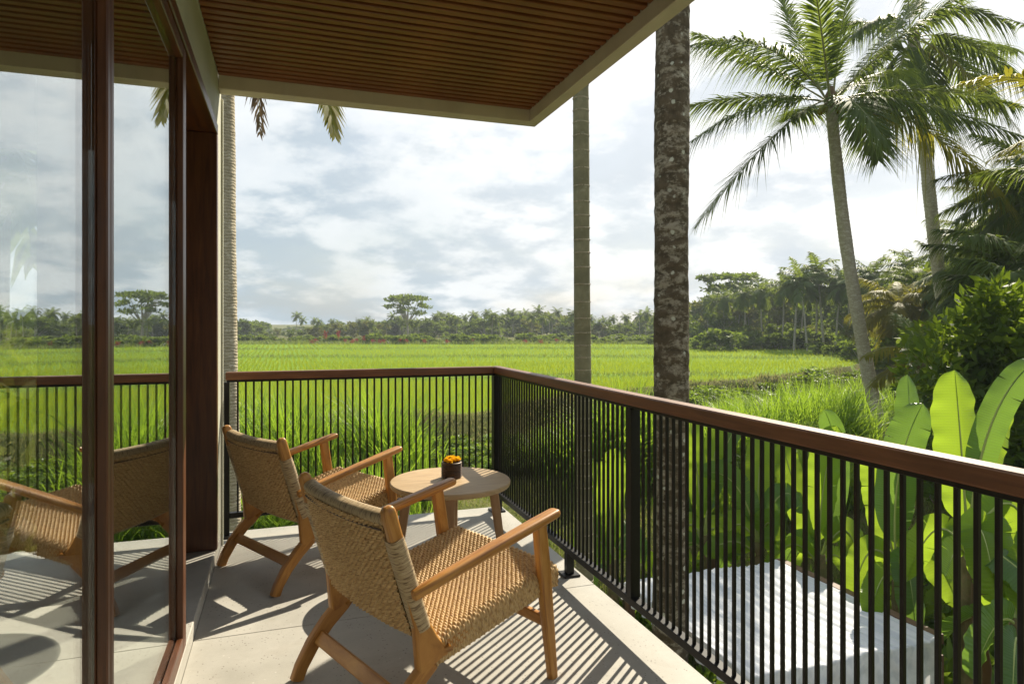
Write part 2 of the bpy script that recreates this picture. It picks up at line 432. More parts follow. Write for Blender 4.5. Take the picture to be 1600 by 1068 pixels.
def mat_bark(name, c0, c1, ring, patch=None, ps=9., lo=.52, spots=None):
    m = Mat(name); p = m.coord('Object'); a = m.noise(p, 9, 5, .65); b = m.noise(m.coord('Object', (1, 1, .35)), 40, 4, .65)
    w = m.n('ShaderNodeTexWave', wave_type='BANDS', bands_direction='Z'); m.L.new(p, w.inputs[0]); w.inputs['Scale'].default_value = ring; w.inputs['Distortion'].default_value = 5.; w.inputs['Detail'].default_value = 3; w.inputs['Detail Scale'].default_value = 2
    c = m.ramp(a, (.3, c0), (.7, c1)); c = m.mix(m.math('MULTIPLY', b, .5), c, tuple(x * .55 for x in c0)); c = m.mix(m.math('MULTIPLY', m.ramp(w.outputs['Fac'], (0., 1.), (.28, 0.)), .35), c, tuple(x * .45 for x in c0))
    if patch:
        pz = m.coord('Object', (1, 1, 2.1)); n1 = m.noise(pz, ps, 6, .72, .4); n2 = m.noise(p, ps * 5, 3, .65)
        f = m.ramp(m.math('ADD', m.math('MULTIPLY', n1, .75), m.math('MULTIPLY', n2, .25)), (lo, 0.), (lo + .10, 1.))
        c = m.mix(m.math('MULTIPLY', f, .62), c, patch)
        if spots:
            vt = m.n('ShaderNodeTexVoronoi', feature='F1'); m.L.new(m.coord('Object'), vt.inputs['Vector']); vt.inputs['Scale'].default_value = 11; wob = m.math('ADD', vt.outputs['Distance'], m.math('MULTIPLY', n2, .35))
            sx = m.n('ShaderNodeSeparateColor'); m.L.new(vt.outputs['Color'], sx.inputs[0]); pick = m.ramp(sx.outputs[0], (.60, 0.), (.64, 1.))
            c = m.mix(m.math('MULTIPLY', m.math('MULTIPLY', m.ramp(wob, (.34, 1.), (.42, 0.)), pick), .8), c, spots)
    m.base(c); m.set(Roughness=.9, Specular_IOR_Level=.15); m.bump(m.math('ADD', w.outputs['Fac'], m.math('MULTIPLY', b, 1.2)), .55, .012); return m.m
M['bark_dark'] = mat_bark('bark_lichen', (.065, .050, .030), (.17, .13, .085), 2.2, (.40, .355, .27), 6., .49, (.52, .52, .42))
M['bark_areca'] = mat_bark('bark_areca', (.21, .195, .115), (.31, .285, .175), .6, (.36, .35, .25), 5., .58)
M['bark_pale'] = mat_bark('bark_pale', (.38, .325, .23), (.56, .49, .36), 7, (.64, .58, .46), 7., .50)
M['bark_far'] = mat_bark('bark_far', (.34, .31, .25), (.46, .43, .36), 1)
M['pseudostem'] = mat_bark('banana_stem', (.16, .13, .06), (.20, .20, .08), 1, (.24, .16, .09), 6., .5)
m = Mat('soil'); p = m.pos(); m.base(m.ramp(m.noise(p, 1.2, 6, .65), (.3, (.065, .075, .022)), (.5, (.11, .12, .032)), (.75, (.19, .155, .07)))); m.set(Roughness=.95, Specular_IOR_Level=.1).bump(m.noise(p, 7, 5, .7), .7, .08); M['soil'] = m.m
m = Mat('paddy'); p = m.pos(); m.base(m.ramp(m.noise(p, .5, 5, .6), (.3, (.13, .23, .014)), (.7, (.17, .27, .02)))); m.set(Roughness=.9, Specular_IOR_Level=.1).bump(m.noise(p, 6, 4, .7), .8, .1); M['paddy'] = m.m
m = Mat('white_cloth'); p = m.pos((15, .35, 9)); st = m.noise(p, 1.5, 2, .45); m.base(m.ramp(st, (.36, (.64, .67, .73)), (.60, (.82, .83, .87)))); m.set(Roughness=.85).bump(st, .3, .02)  # greyer streaks in the colour stand in for shade in the wrinkles
t = m.n('ShaderNodeBsdfTranslucent'); t.inputs[0].default_value = (.8, .8, .82, 1); mx = m.n('ShaderNodeMixShader'); mx.inputs[0].default_value = .25
m.L.new(m.p.outputs[0], mx.inputs[1]); m.L.new(t.outputs[0], mx.inputs[2]); m.L.new(mx.outputs[0], m.out.inputs[0]); M['cloth'] = m.m
m = Mat('basket'); m.base(m.ramp(m.noise(m.pos(), 60, 3), (.3, (.035, .018, .009)), (.7, (.12, .062, .03)))); m.set(Roughness=.5); M['basket'] = m.m
m = Mat('outer_render'); m.base((.42, .40, .35)); m.set(Roughness=.85); M['render'] = m.m

# ------------------------------------------------------------------ terrain, paddies
_eu = np.array([-4000, 300, 700, 780, 900, 1020, 1150, 1250, 1330, 1400, 1480, 1600, 4000.])
_ed = np.array([21, 21, 21.5, 23, 27, 31, 35, 39, 46, 66, 90, 90, 90.])
FAR_D = 88.0
def dlu(x, y):
    d = np.asarray(x) * S_ + np.asarray(y) * C_; l = np.asarray(x) * C_ - np.asarray(y) * S_
    return d, l, U0 + FP * l / np.maximum(d, .3)
def step(a, b, t): q = np.clip((t - a) / (b - a), 0, 1); return q * q * (3 - 2 * q)
def edge_d(x, y):
    d, l, u = dlu(x, y); e = np.interp(u, _eu, _ed)
    return e + .35 * np.sin(l * .9) + .25 * np.sin(l * 2.3 + 1)
TERR = (36., 56., 72.)
def terrain(x, y):
    d, l, u = dlu(x, y); e = edge_d(x, y)
    z = -3.5 + 1.0 * step(7.5, 12.5, d)
    z = z + .8 * step(e - 2.0, e - .2, d) + .10 * np.exp(-((d - e + .2) / .5) ** 2)
    z = z + (.14 * np.sin(l * 1.7 + .6 * np.sin(d)) * np.sin(d * 1.3 + l * .4) + .12 * np.sin(l * .55 + d * .3)) * step(10, 14, d) * (1 - step(e - 1, e, d))
    for k, t in enumerate(TERR):
        tt = t + l * .06 * (1 if k != 1 else -1) + 1.2 * np.sin(l * .11 + k)
        z = z + .10 * step(tt - .25, tt + .25, d) * step(e, e + 4, d) + .10 * np.exp(-((d - tt) / .4) ** 2) * step(e, e + 4, d)
    return z
def build_ground():
    xs = np.concatenate([np.linspace(-140, -30, 40, endpoint=False), np.linspace(-30, 62, 185, endpoint=False), np.linspace(62, 170, 50)])
    ys = np.concatenate([np.linspace(-14, 8, 20, endpoint=False), np.linspace(8, 70, 150, endpoint=False), np.linspace(70, 135, 60)])
    X, Y = np.meshgrid(xs, ys); Z = terrain(X, Y); n, mm = len(xs), len(ys)
    V = np.stack([X, Y, Z], -1).reshape(-1, 3); i = np.arange(n * mm).reshape(mm, n)
    q = np.stack([i[:-1, :-1], i[:-1, 1:], i[1:, 1:], i[1:, :-1]], -1).reshape(-1, 4)
    c = V[q].mean(1); d, l, u = dlu(c[:, 0], c[:, 1]); pad = (d > edge_d(c[:, 0], c[:, 1])) & (d < FAR_D + 4) & (u < 1380)
    me = fast_mesh('ground', V, [q], M['soil'], smooth=True); me.materials.append(M['paddy'])
    me.polygons.foreach_set('material_index', pad.astype(np.int32)); o = bpy.data.objects.new('ground', me); structure(link(o))
    # the land beyond, out to the horizon
    s = 3500; hole = [(-140, -14), (170, -14), (170, 135), (-140, 135)]; out = [(-s, -s), (s, -s), (s, s), (-s, s)]
    V = [(a, b, -1.9 if b > 0 else -3.55) for a, b in hole] + [(a, b, -2.2) for a, b in out]
    me = fast_mesh('far_land', V, [[(k, (k + 1) % 4, 4 + (k + 1) % 4, 4 + k) for k in range(4)]], M['soil'])
    me.flip_normals(); structure(link(bpy.data.objects.new('far_land', me)))
build_ground()

def blades(pos, h, w, lean, mat, name, nseg=2, droop=.35):
    """grass blades: pos (n,3) roots, h/w/lean arrays; each a bent tapering strip"""
    n = len(pos); a = rng.uniform(0, 2 * pi, n); dirv = np.stack([np.cos(a), np.sin(a), np.zeros(n)], 1); sd = np.stack([-np.sin(a + rng.normal(0, .5, n)), np.cos(a), np.zeros(n)], 1)
    rows = []
    for k in range(nseg + 1):
        t = k / nseg
        c = pos + dirv * (lean * h * t ** 1.7)[:, None] + np.array([0, 0, 1.]) * (h * (t - droop * lean * t ** 3))[:, None]
        ww = (w * (1 - t) ** .7 * .5)[:, None]
        if k < nseg: rows.append(np.stack([c - sd * ww, c + sd * ww], 1))
        else: rows.append(c[:, None, :])
    V = np.concatenate(rows, 1); m_ = V.shape[1]; b = (np.arange(n) * m_)[:, None]
    F = [np.concatenate([b + np.array([[2 * k, 2 * k + 1, 2 * k + 3, 2 * k + 2]]) for k in range(nseg - 1)])] if nseg > 1 else []
    T = b + np.array([[2 * nseg - 2, 2 * nseg - 1, 2 * nseg]])
    return fast_mesh(name, V.reshape(-1, 3), F + [T], mat)

def build_rice():
    P = []; Hh = []; Ww = []
    for d0, d1, sp, nb, wf in ((20, 34, .19, 7, 1.0), (34, 50, .28, 6, 1.5), (50, 68, .42, 4, 2.2), (68, 92, .58, 4, 3.0)):
        g = np.arange(-75, 75, sp); gx, gy = np.meshgrid(g, np.arange(10, 100, sp * 1.15)); x = gx.ravel() + rng.normal(0, sp * .13, gx.size); y = gy.ravel() + rng.normal(0, sp * .13, gx.size)
        d, l, u = dlu(x, y); e = edge_d(x, y)
        k = (d > np.maximum(d0, e + .15)) & (d <= d1) & (u > 150 - 300 * 25 / d) & (u < np.minimum(1420, 1290 + d * 1.2)) & (d < FAR_D - 3 + 2 * np.sin(l * .2))
        for q, t in enumerate(TERR):
            tt = t + l * .06 * (1 if q != 1 else -1) + 1.2 * np.sin(l * .11 + q); k &= np.abs(d - tt) > .45
        x, y = x[k], y[k]; x = np.repeat(x, nb) + rng.normal(0, .035, len(x) * nb); y = np.repeat(y, nb) + rng.normal(0, .035, len(y) * nb)
        P.append(np.stack([x, y, terrain(x, y) - .03], 1)); Hh.append(rng.uniform(.22, .40, len(x))); Ww.append(rng.uniform(.009, .016, len(x)) * wf)
    P = np.concatenate(P); Hh = np.concatenate(Hh); Ww = np.concatenate(Ww)
    me = blades(P, Hh, Ww, rng.uniform(.15, .6, len(P)), M['rice'], 'rice_plants', 2)
    stuff(tag(link(bpy.data.objects.new('rice_plants', me)), 'bright green young rice covering the flooded fields', 'rice'))
build_rice()

def build_grass():
    n = 300000; uu = rng.uniform(120, 1560, n); dd = 8 + 37 * rng.random(n) ** 1.25; ll_ = (uu - U0) / FP * dd
    x = dd * S_ + ll_ * C_; y = dd * C_ - ll_ * S_; d, l, u = dlu(x, y); e = edge_d(x, y)
    k = (d > 8.0) & (d < e + .3) & (u > -200) & (u < 1750); x, y, d, e = x[k], y[k], d[k], e[k]
    h = rng.uniform(.08, .26, len(x)) * (1 + .6 * np.sin(x * 1.3) * np.sin(y * 1.1)); w = rng.uniform(.010, .020, len(x)) * np.clip(d / 14, 1, 2.2)
    pos = np.stack([x, y, terrain(x, y) - .02], 1); dry = ((np.abs(d - e + 1.1) < 1.1) & (rng.random(len(x)) < .6)) | (rng.random(len(x)) < .16 + .22 * (np.sin(x * .7) * np.sin(y * .55 + 1) > .25))
    for msk, mt, nm, lb in ((~dry, M['grass'], 'short_grass', 'short green grass on the banks below the rice field'), (dry, M['drygrass'], 'dry_grass', 'dry yellowish grass on the steep bund face')):
        me = blades(pos[msk], h[msk], w[msk], rng.uniform(.2, .9, msk.sum()), mt, nm, 2)
        stuff(tag(link(bpy.data.objects.new(nm, me)), lb, 'grass'))
    # bund lines between the paddies
    P = []
    for q, t in enumerate(TERR):
        l = rng.uniform(-60, 60, 9000); tt = t + l * .06 * (1 if q != 1 else -1) + 1.2 * np.sin(l * .11 + q) + rng.normal(0, .28, len(l))
        X = tt * S_ + l * C_; Y = tt * C_ - l * S_; d, l2, u = dlu(X, Y); k = (d > edge_d(X, Y) + 2) & (u < 1340) & (u > 150); P.append(np.stack([X[k], Y[k], terrain(X[k], Y[k])], 1))
    l = rng.uniform(-80, 60, 14000); tt = FAR_D - 2 + rng.uniform(0, 6, len(l)); X = tt * S_ + l * C_; Y = tt * C_ - l * S_; P.append(np.stack([X, Y, terrain(X, Y)], 1))
    P = np.concatenate(P); ff = np.where(dlu(P[:, 0], P[:, 1])[0] > FAR_D - 5, 1., .42); me = blades(P, rng.uniform(.25, .75, len(P)) * ff, rng.uniform(.05, .10, len(P)) * ff, rng.uniform(.2, .8, len(P)), M['grass'], 'bund_grass', 2)
    stuff(tag(link(bpy.data.objects.new('bund_grass', me)), 'darker grass growing along the bunds between rice paddies', 'grass'))
build_grass()

# ------------------------------------------------------------------ the villa: floor, wall, roof, doors
XW = -.36; ZIN = .07                       # wall plane, level of the inner floor
def build_floor():
    o = structure(box_obj('balcony_floor', (XW - .02, -3.0, -.26), (1.47, 4.51, -.012), M['floor'], bev=.01))
    ys = [-3.0, -1.5, 0, 1.5, 3.0, 4.51]
    for a, b in zip(ys, ys[1:]):
        p = box_obj('floor_panel', (XW, a + .0015, -.010), (1.47, b - .0015, 0.0), M['floor'], None, .002)
        p.parent = o; p.location = p.location - o.location
    i = structure(box_obj('room_floor', (-5.2, -3.0, -.26), (XW - .001, 4.24, ZIN), M['floor'], bev=.004))
build_floor()
def build_wall():
    t = thing('villa_wall', 'pale plastered concrete wall around the sliding glass doors', 'wall', (XW, 4.0, 0))
    o = t.location
    def b(n, lo, hi, m=M['wall'], bev=.004): q = box_obj(n, lo, hi, m, t, bev); q.location = q.location - o; return q
    b('end_pier', (XW - .24, 4.002, ZIN + .001), (XW, 4.25, 2.70))
    b('lintel', (XW - .24, -3.0, 2.413), (XW, 4.0, 2.70))
    b('upper_storey', (XW - .24, -3.0, 2.702), (XW, 4.05, 3.3))
    b('corner_bead', (XW + .001, 4.235, .001), (XW + .012, 4.262, 2.635), M['wall'], .003)
    b('lower_storey', (-5.2, -3.0, -3.6), (1.15, 4.1, -.262), M['render'])
    # end wall of the room with its tall opening
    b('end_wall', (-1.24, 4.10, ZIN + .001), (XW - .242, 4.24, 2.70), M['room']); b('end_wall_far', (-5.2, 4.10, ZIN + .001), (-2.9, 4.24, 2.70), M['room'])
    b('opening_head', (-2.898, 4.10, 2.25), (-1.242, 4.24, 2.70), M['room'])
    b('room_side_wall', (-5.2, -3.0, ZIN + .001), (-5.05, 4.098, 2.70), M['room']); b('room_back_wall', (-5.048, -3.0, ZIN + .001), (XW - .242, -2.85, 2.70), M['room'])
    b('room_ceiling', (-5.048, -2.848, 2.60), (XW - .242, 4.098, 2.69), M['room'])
build_wall()
def build_roof():
    ZB, ZT = 2.639, 2.712
    t = thing('canopy_roof', 'flat canopy roof with dark timber slats and a concrete edge', 'roof', (.6, 1, ZB)); o = t.location
    def b(n, lo, hi, m=M['fascia'], bev=.004): q = box_obj(n, lo, hi, m, t, bev); q.location = q.location - o; return q
    b('edge_beam', (XW + .0, 4.071, ZB), (1.599, 4.173, ZB + .26)); b('edge_beam', (1.523, -3.0, ZB), (1.599, 4.069, ZB + .26))
    b('roof_deck', (XW, -3.0, ZT + .07), (1.521, 4.069, ZT + .16), M['black'])
    pitch = .066; me = MB().box((0, 0, 0), (1.521 - XW - .004, .042, .042), .003).mesh('slat', M['slat_wood'])
    y = 4.069 - .03; k = 0
    while y > -2.9:
        s = inst('slat', me, t, Vector(((1.521 + XW) / 2 + .002 * sin(k * 7.3), y, ZT + .021 + .0015 * sin(k * 3.1))) - o); k += 1; y -= pitch
build_roof()
def build_doors():
    # timber portal lining
    t = thing('door_frame', 'dark reddish brown timber frame lining the wide door opening', 'door frame', (XW, 3.9, ZIN)); o = t.location
    def b(n, lo, hi, p=t, m=M['door_wood'], bev=.003): q = box_obj(n, lo, hi, m, p, bev); q.location = q.location - o; return q
    b('jamb', (XW - .22, 3.94, ZIN + .001), (XW + .006, 4.0, 2.352)); b('head', (XW - .22, -2.95, 2.354), (XW + .006, 4.0, 2.411))
    # two glazed leaves
    def leaf(y0, y1, x0, x1, label, wn=.075, wf=.075):
        r = thing('sliding_door', label, 'door', ((x0 + x1) / 2, y1, ZIN + .001), group='sliding glass doors'); oo = r.location
        def c(n, lo, hi, m=M['door_wood'], bev=.003): q = box_obj(n, lo, hi, m, r, bev); q.location = q.location - oo; return q
        zb, zt = ZIN + .001, 2.352; xm = (x0 + x1) / 2
        for a, bb in ((y0, y0 + wn), (y1 - wf, y1)):
            c('stile', (xm + .004, a, zb), (x1, bb, zt)); c('inner_stile', (x0, a, zb), (xm + .0035, bb, zt))
        c('bottom_rail', (xm + .004, y0 + wn + .001, zb), (x1, y1 - wf - .001, zb + .062)); c('inner_bottom_rail', (x0, y0 + wn + .001, zb), (xm, y1 - wf - .001, zb + .060))
        c('top_rail', (x0, y0 + wn + .001, zt - .05), (x1, y1 - wf - .001, zt))
        c('glass_pane', (xm - .004, y0 + wn + .0015, zb + .0625), (xm + .002, y1 - wf - .0015, zt - .0505), M['glass'], .0005)
    leaf(1.655, 2.81, -.415, XW - .002, 'sliding glass door leaf reflecting a woven chair, nearest the open gap', .028, .075)
    leaf(-1.1, 1.653, -.415, XW - .002, 'sliding glass door leaf at the left edge of the photo', .075, .026)
build_doors()

# ------------------------------------------------------------------ railing
def build_railing():
    XR, YR = 1.40, 4.40; t = thing('balcony_railing', 'black metal balcony railing with slim bars and a brown timber handrail', 'railing', (XR, YR, 0)); o = t.location
    def b(n, lo, hi, m=M['metal'], bev=.002, label=None):
        q = box_obj(n, lo, hi, m, t, bev); q.location = q.location - o
        if label: q['label'] = label
        return q
    ZT = 1.012
    b('handrail', (XR - .03, -2.9, ZT - .048), (XR + .03, YR + .03, ZT), M['rail_wood'], .005, 'brown timber handrail running along the right side')
    b('handrail', (XW + .014, YR - .03, ZT - .048), (XR - .0305, YR + .03, ZT), M['rail_wood'], .005, 'brown timber handrail across the far end')
    b('top_channel', (XR - .018, -2.9, ZT - .062), (XR + .018, YR + .018, ZT - .0485)); b('top_channel', (XW + .02, YR - .018, ZT - .062), (XR - .0185, YR + .018, ZT - .0485))
    b('bottom_rail', (XR - .02, -2.9, .117), (XR + .02, YR - .031, .149)); b('bottom_rail', (-.325, YR - .02, .117), (XR - .031, YR + .02, .149))
    bal = MB().box((0, 0, 0), (.0112, .0112, ZT - .0625 - .149), .0012).mesh('baluster', M['metal']); zc = (.149 + ZT - .0625) / 2
    posts_y = (2.483, .40, -1.6); y = YR - .031 - .036
    while y > -2.8:
        if all(abs(y - p) > .048 for p in posts_y): inst('baluster', bal, t, Vector((XR, y, zc)) - o)
        y -= .0449
    x = XR - .031 - .03
    while x > -.30: inst('baluster', bal, t, Vector((x, YR, zc)) - o); x -= .0462
    b('post', (XR - .03, YR - .03, .012), (XR + .03, YR + .03, ZT - .0625)); b('post', (-.355, YR - .016, .012), (-.325, YR + .016, ZT - .0625))
    for py in posts_y: b('post', (XR - .023, py - .018, .1495), (XR + .023, py + .018, ZT - .0625))
    for py in (3.155, 1.1, -.9): b('foot_post', (XR - .02, py - .02, .012), (XR + .02, py + .02, .1165)); b('base_plate', (XR - .045, py - .045, .0005), (XR + .045, py + .045, .0115))
    b('base_plate', (XR - .05, YR - .05, .0005), (XR + .05, YR + .05, .0115)); b('base_plate', (-.357, YR - .05, .0005), (-.285, YR + .05, .0115))
build_railing()

# ------------------------------------------------------------------ chairs
def weave_grid(nu, nv, fn, pitch_rows, pitch_cols, amp, lu, lv):
    """fn(u,v)->(n,3) over a grid, displaced along its normal by an over-and-under weave; u along rows"""
    U, Vv = np.meshgrid(np.linspace(0, 1, nu), np.linspace(0, 1, nv)); P = fn(U, Vv)
    du = np.gradient(P, axis=1); dv = np.gradient(P, axis=0); N = np.cross(du, dv); N /= np.linalg.norm(N, axis=-1, keepdims=True) + 1e-9
    x = U * lu; y = Vv * lv; row = np.floor(y / pitch_rows); fy = y / pitch_rows - row
    ph = x / pitch_cols + .5 * (row % 2) + .07 * np.sin(row * 1.7); prof = np.abs(np.sin(pi * fy)) ** .6
    hgt = prof * (.12 + .88 * (.5 + .5 * np.cos(2 * pi * ph)) ** .6) + .10 * np.sin(x * 31 + y * 23)
    P = P + N * (hgt * amp)[..., None]; i = np.arange(nu * nv).reshape(nv, nu)
    q = np.stack([i[:-1, :-1], i[:-1, 1:], i[1:, 1:], i[1:, :-1]], -1).reshape(-1, 4)
    uv = np.stack([x, y], -1).reshape(-1, 2)
    return P.reshape(-1, 3), q, uv[q]
def make_chair(label):
    """local x = sitter's right, y = forward; origin on the floor midway between the back feet"""
    t = thing('lounge_chair', label, 'chair', group='woven lounge chairs')
    for s in (-1, 1):
        # back post: knob at the top, flaring foot where it meets the seat rail
        MB().sweep([(s * .300, .205, .235), (s * .300, .180, .30), (s * .300, .158, .37), (s * .2985, .085, .60), (s * .2985, .046, .735)], [(.036, .125), (.036, .085), (.036, .052), (.036, .048), (.036, .044)], up=(0, 1, .3), rr=.3, cap_round=(0, .022)).build('back_post', M['teak'], t)
        MB().sweep([(s * .3005, .19, .255), (s * .2995, .30, .278), (s * .298, .53, .330), (s * .296, .745, .384)], [(.030, .066), (.026, .046), (.022, .034), (.024, .034)], rr=.3, cap_round=(0, .02)).build('seat_rail', M['teak'], t)
        MB().sweep([(s * .2995, .262, .272), (s * .299, .20, .235), (s * .298, .135, .180), (s * .2965, .075, .115), (s * .295, .030, .045), (s * .295, .012, .0005)], [(.034, .055), (.034, .060), (.034, .056), (.034, .052), (.034, .047), (.034, .045)], up=(0, 1, .6), rr=.22).build('rear_leg', M['teak'], t)
        MB().sweep([(s * .3215, .655, .588), (s * .317, .682, .40), (s * .313, .708, .20), (s * .309, .735, .0005)], [(.036, .050), (.036, .054), (.035, .046), (.031, .036)], up=(0, 1, .1), rr=.28).build('front_leg', M['teak'], t)
        MB().sweep([(s * .330, .118, .476), (s * .3285, .25, .508), (s * .326, .45, .552), (s * .323, .64, .592), (s * .3215, .728, .610)], [(.034, .034), (.042, .034), (.050, .033), (.054, .032), (.052, .030)], rr=.38, cap_round=(.006, .022)).build('armrest', M['teak'], t)
        # cord wound round the back post
        MB().sweep([(s * .295, .166, .352), (s * .294, .128, .470), (s * .292, .085, .605), (s * .292, .070, .652)], [(.058, .058), (.064, .055), (.066, .055), (.062, .053)], up=(0, 1, .3), rr=.42, seg=5).build('cord_binding', M['wrap'], t)
    # cross pieces
    MB().sweep([(-.279, .098, .135), (.279, .098, .135)], [(.026, .050)] * 2, up=(0, .62, .78), rr=.2).build('rear_stretcher', M['teak'], t)
    MB().sweep([(-.294, .706, .215), (.294, .706, .215)], [(.024, .042)] * 2, rr=.25).build('front_stretcher', M['teak'], t)
    MB().sweep([(-.282, .735, .372), (.282, .735, .372)], [(.026, .03)] * 2, rr=.3).build('front_seat_bar', M['teak'], t)
    k = 13; xs = [-.272 + .544 * i / (k - 1) for i in range(k)]
    top = [(x, .058 - .022 * (1 - (x / .28) ** 2), .712 - .004 * (1 - (x / .28) ** 2)) for x in xs]
    MB().sweep(top, [(.042, .052)] * k, up=(0, 1, .3), rr=.5, seg=6).build('top_roll', M['wrap'], t)
    MB().sweep([(x, .168 - .022 * (1 - (x / .28) ** 2), .328) for x in xs], [(.036, .036)] * k, rr=.5, seg=5).build('lower_back_bar', M['wrap'], t)
    # woven back, both faces
    def back(side):
        def fn(U, V):
            x = (U - .5) * .545 * (1 if side > 0 else -1); z = .325 + V * .375; cur = 1 - (x / .2725) ** 2
            y = .168 - (z - .325) * (.108 / .375) - (.022 + .008 * V) * cur - side * .017 - .004 * np.sin(V * pi)
            return np.stack([x, y, z], -1)
        return fn
    Vs, Fs, UVs = [], [], []; b0 = 0
    for sd in (1, -1):
        P, q, uv = weave_grid(245, 200, back(sd), .0108, .0235, .0120, .545, .38); Vs.append(P); Fs.append(q + b0); UVs.append(uv); b0 += len(P)
    o = bpy.data.objects.new('woven_back', fast_mesh('woven_back', np.concatenate(Vs), [np.concatenate(Fs)], M['weave'], [np.concatenate(UVs)], True)); link(o, t)
    MB().sweep([(x, y - .020, z - .033) for x, y, z in top], [(.006, .007)] * k, rr=.5).build('cord_edge', M['basket'], o)
    # woven seat folding over the side rails and the front bar
    def seat(U, V):
        hw = .284; L = 2 * (hw + .098); a = (U - .5) * L; s = np.sign(a); a = np.abs(a); r = .026
        ov = np.clip(a - hw, 0, None); ang = np.clip(ov / r, 0, pi / 2); x = s * (np.minimum(a, hw) + r * np.sin(ang)); dz = -r * (1 - np.cos(ang)) - np.clip(ov - r * pi / 2, 0, None)
        f = V * .590; f0 = .525; of = np.clip(f - f0, 0, None); an = np.clip(of / .022, 0, pi / 2); y = .212 + np.minimum(f, f0) + .022 * np.sin(an); dzf = -.022 * (1 - np.cos(an)) - np.clip(of - .022 * pi / 2, 0, None)
        z = .302 + (np.minimum(f, f0) / f0) * .114 - .020 * np.sin(np.clip(f / f0, 0, 1) * pi) * (1 - (np.minimum(a, hw) / hw) ** 2) + dz + dzf * (1 - ov / .1)
        return np.stack([x, y, z], -1)
    P, q, uv = weave_grid(270, 240, seat, .0106, .0235, .0080, .75, .59)
    o = bpy.data.objects.new('woven_seat', fast_mesh('woven_seat', P, [q], M['weave'], [uv], True)); link(o, t)
    return t
chair = make_chair('woven cord lounge chair with teak frame in the foreground')
chair.location = (.139, 2.270, 0); chair.rotation_euler = (0, 0, R(22.28 - 90))
dup(chair, (-.200, 3.620, 0), R(28.5 - 90), label='woven cord lounge chair with teak frame beside the door pier')

# ------------------------------------------------------------------ table and flowers
def build_table():
    cx, cy, zt, Rr = .822, 3.385, .49, .315
    t = thing('side_table', 'round pale oak side table with four splayed legs', 'table', (cx, cy, 0))
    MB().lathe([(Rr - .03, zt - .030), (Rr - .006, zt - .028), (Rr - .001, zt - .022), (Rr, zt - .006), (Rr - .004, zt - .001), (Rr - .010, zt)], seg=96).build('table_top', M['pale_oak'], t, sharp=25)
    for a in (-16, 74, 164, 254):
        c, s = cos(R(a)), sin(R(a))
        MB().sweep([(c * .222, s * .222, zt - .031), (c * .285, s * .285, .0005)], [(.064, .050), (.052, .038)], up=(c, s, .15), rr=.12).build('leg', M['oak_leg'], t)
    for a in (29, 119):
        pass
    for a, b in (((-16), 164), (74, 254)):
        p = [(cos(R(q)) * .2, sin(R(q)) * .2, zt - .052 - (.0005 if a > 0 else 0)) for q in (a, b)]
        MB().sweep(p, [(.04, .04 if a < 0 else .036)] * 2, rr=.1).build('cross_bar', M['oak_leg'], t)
    f = thing('flower_basket', 'small dark woven pot of orange marigolds on the table', 'flower pot', (.838, 3.428, zt + .0005))
    prof = [(.046, 0), (.050, .002)]
    for i in range(9):
        z0 = .004 + i * .0088; prof += [(.0505, z0), (.0545, z0 + .0022), (.0555, z0 + .0044), (.0545, z0 + .0066)]
    prof += [(.051, .084), (.047, .084), (.046, .06), (.0, .06)]
    MB().lathe(prof, seg=40).build('basket', M['basket'], f, sharp=60)
    Fp = []
    for i in range(9):
        a = i * 2.4; r = .014 * math.sqrt(i) * 1.0; cen = np.array([r * cos(a), r * sin(a), .090 + .012 * (1 - r / .04) + random.uniform(-.002, .004)]); n = 70
        di = rng.normal(0, 1, (n, 3)); di[:, 2] = np.abs(di[:, 2]) * .9 - .25; di /= np.linalg.norm(di, axis=1)[:, None]; rr = rng.uniform(.012, .019, n)[:, None]
        sd = np.cross(di, rng.normal(0, 1, (n, 3))); sd /= np.linalg.norm(sd, axis=1)[:, None]; w = .0055
        b0 = cen + di * rr * .3; e = cen + di * rr; mid = cen + di * rr * .75
        V = np.stack([b0 - sd * w * .3, b0 + sd * w * .3, mid + sd * w, e + sd * w * .5, e - sd * w * .5, mid - sd * w], 1); q = (np.arange(n) * 6)[:, None]
        me = fast_mesh('marigold', V.reshape(-1, 3), [q + np.array([[0, 1, 2, 5]]), q + np.array([[5, 2, 3, 4]])], M['petal']); link(bpy.data.objects.new('marigold', me), f)
build_table()

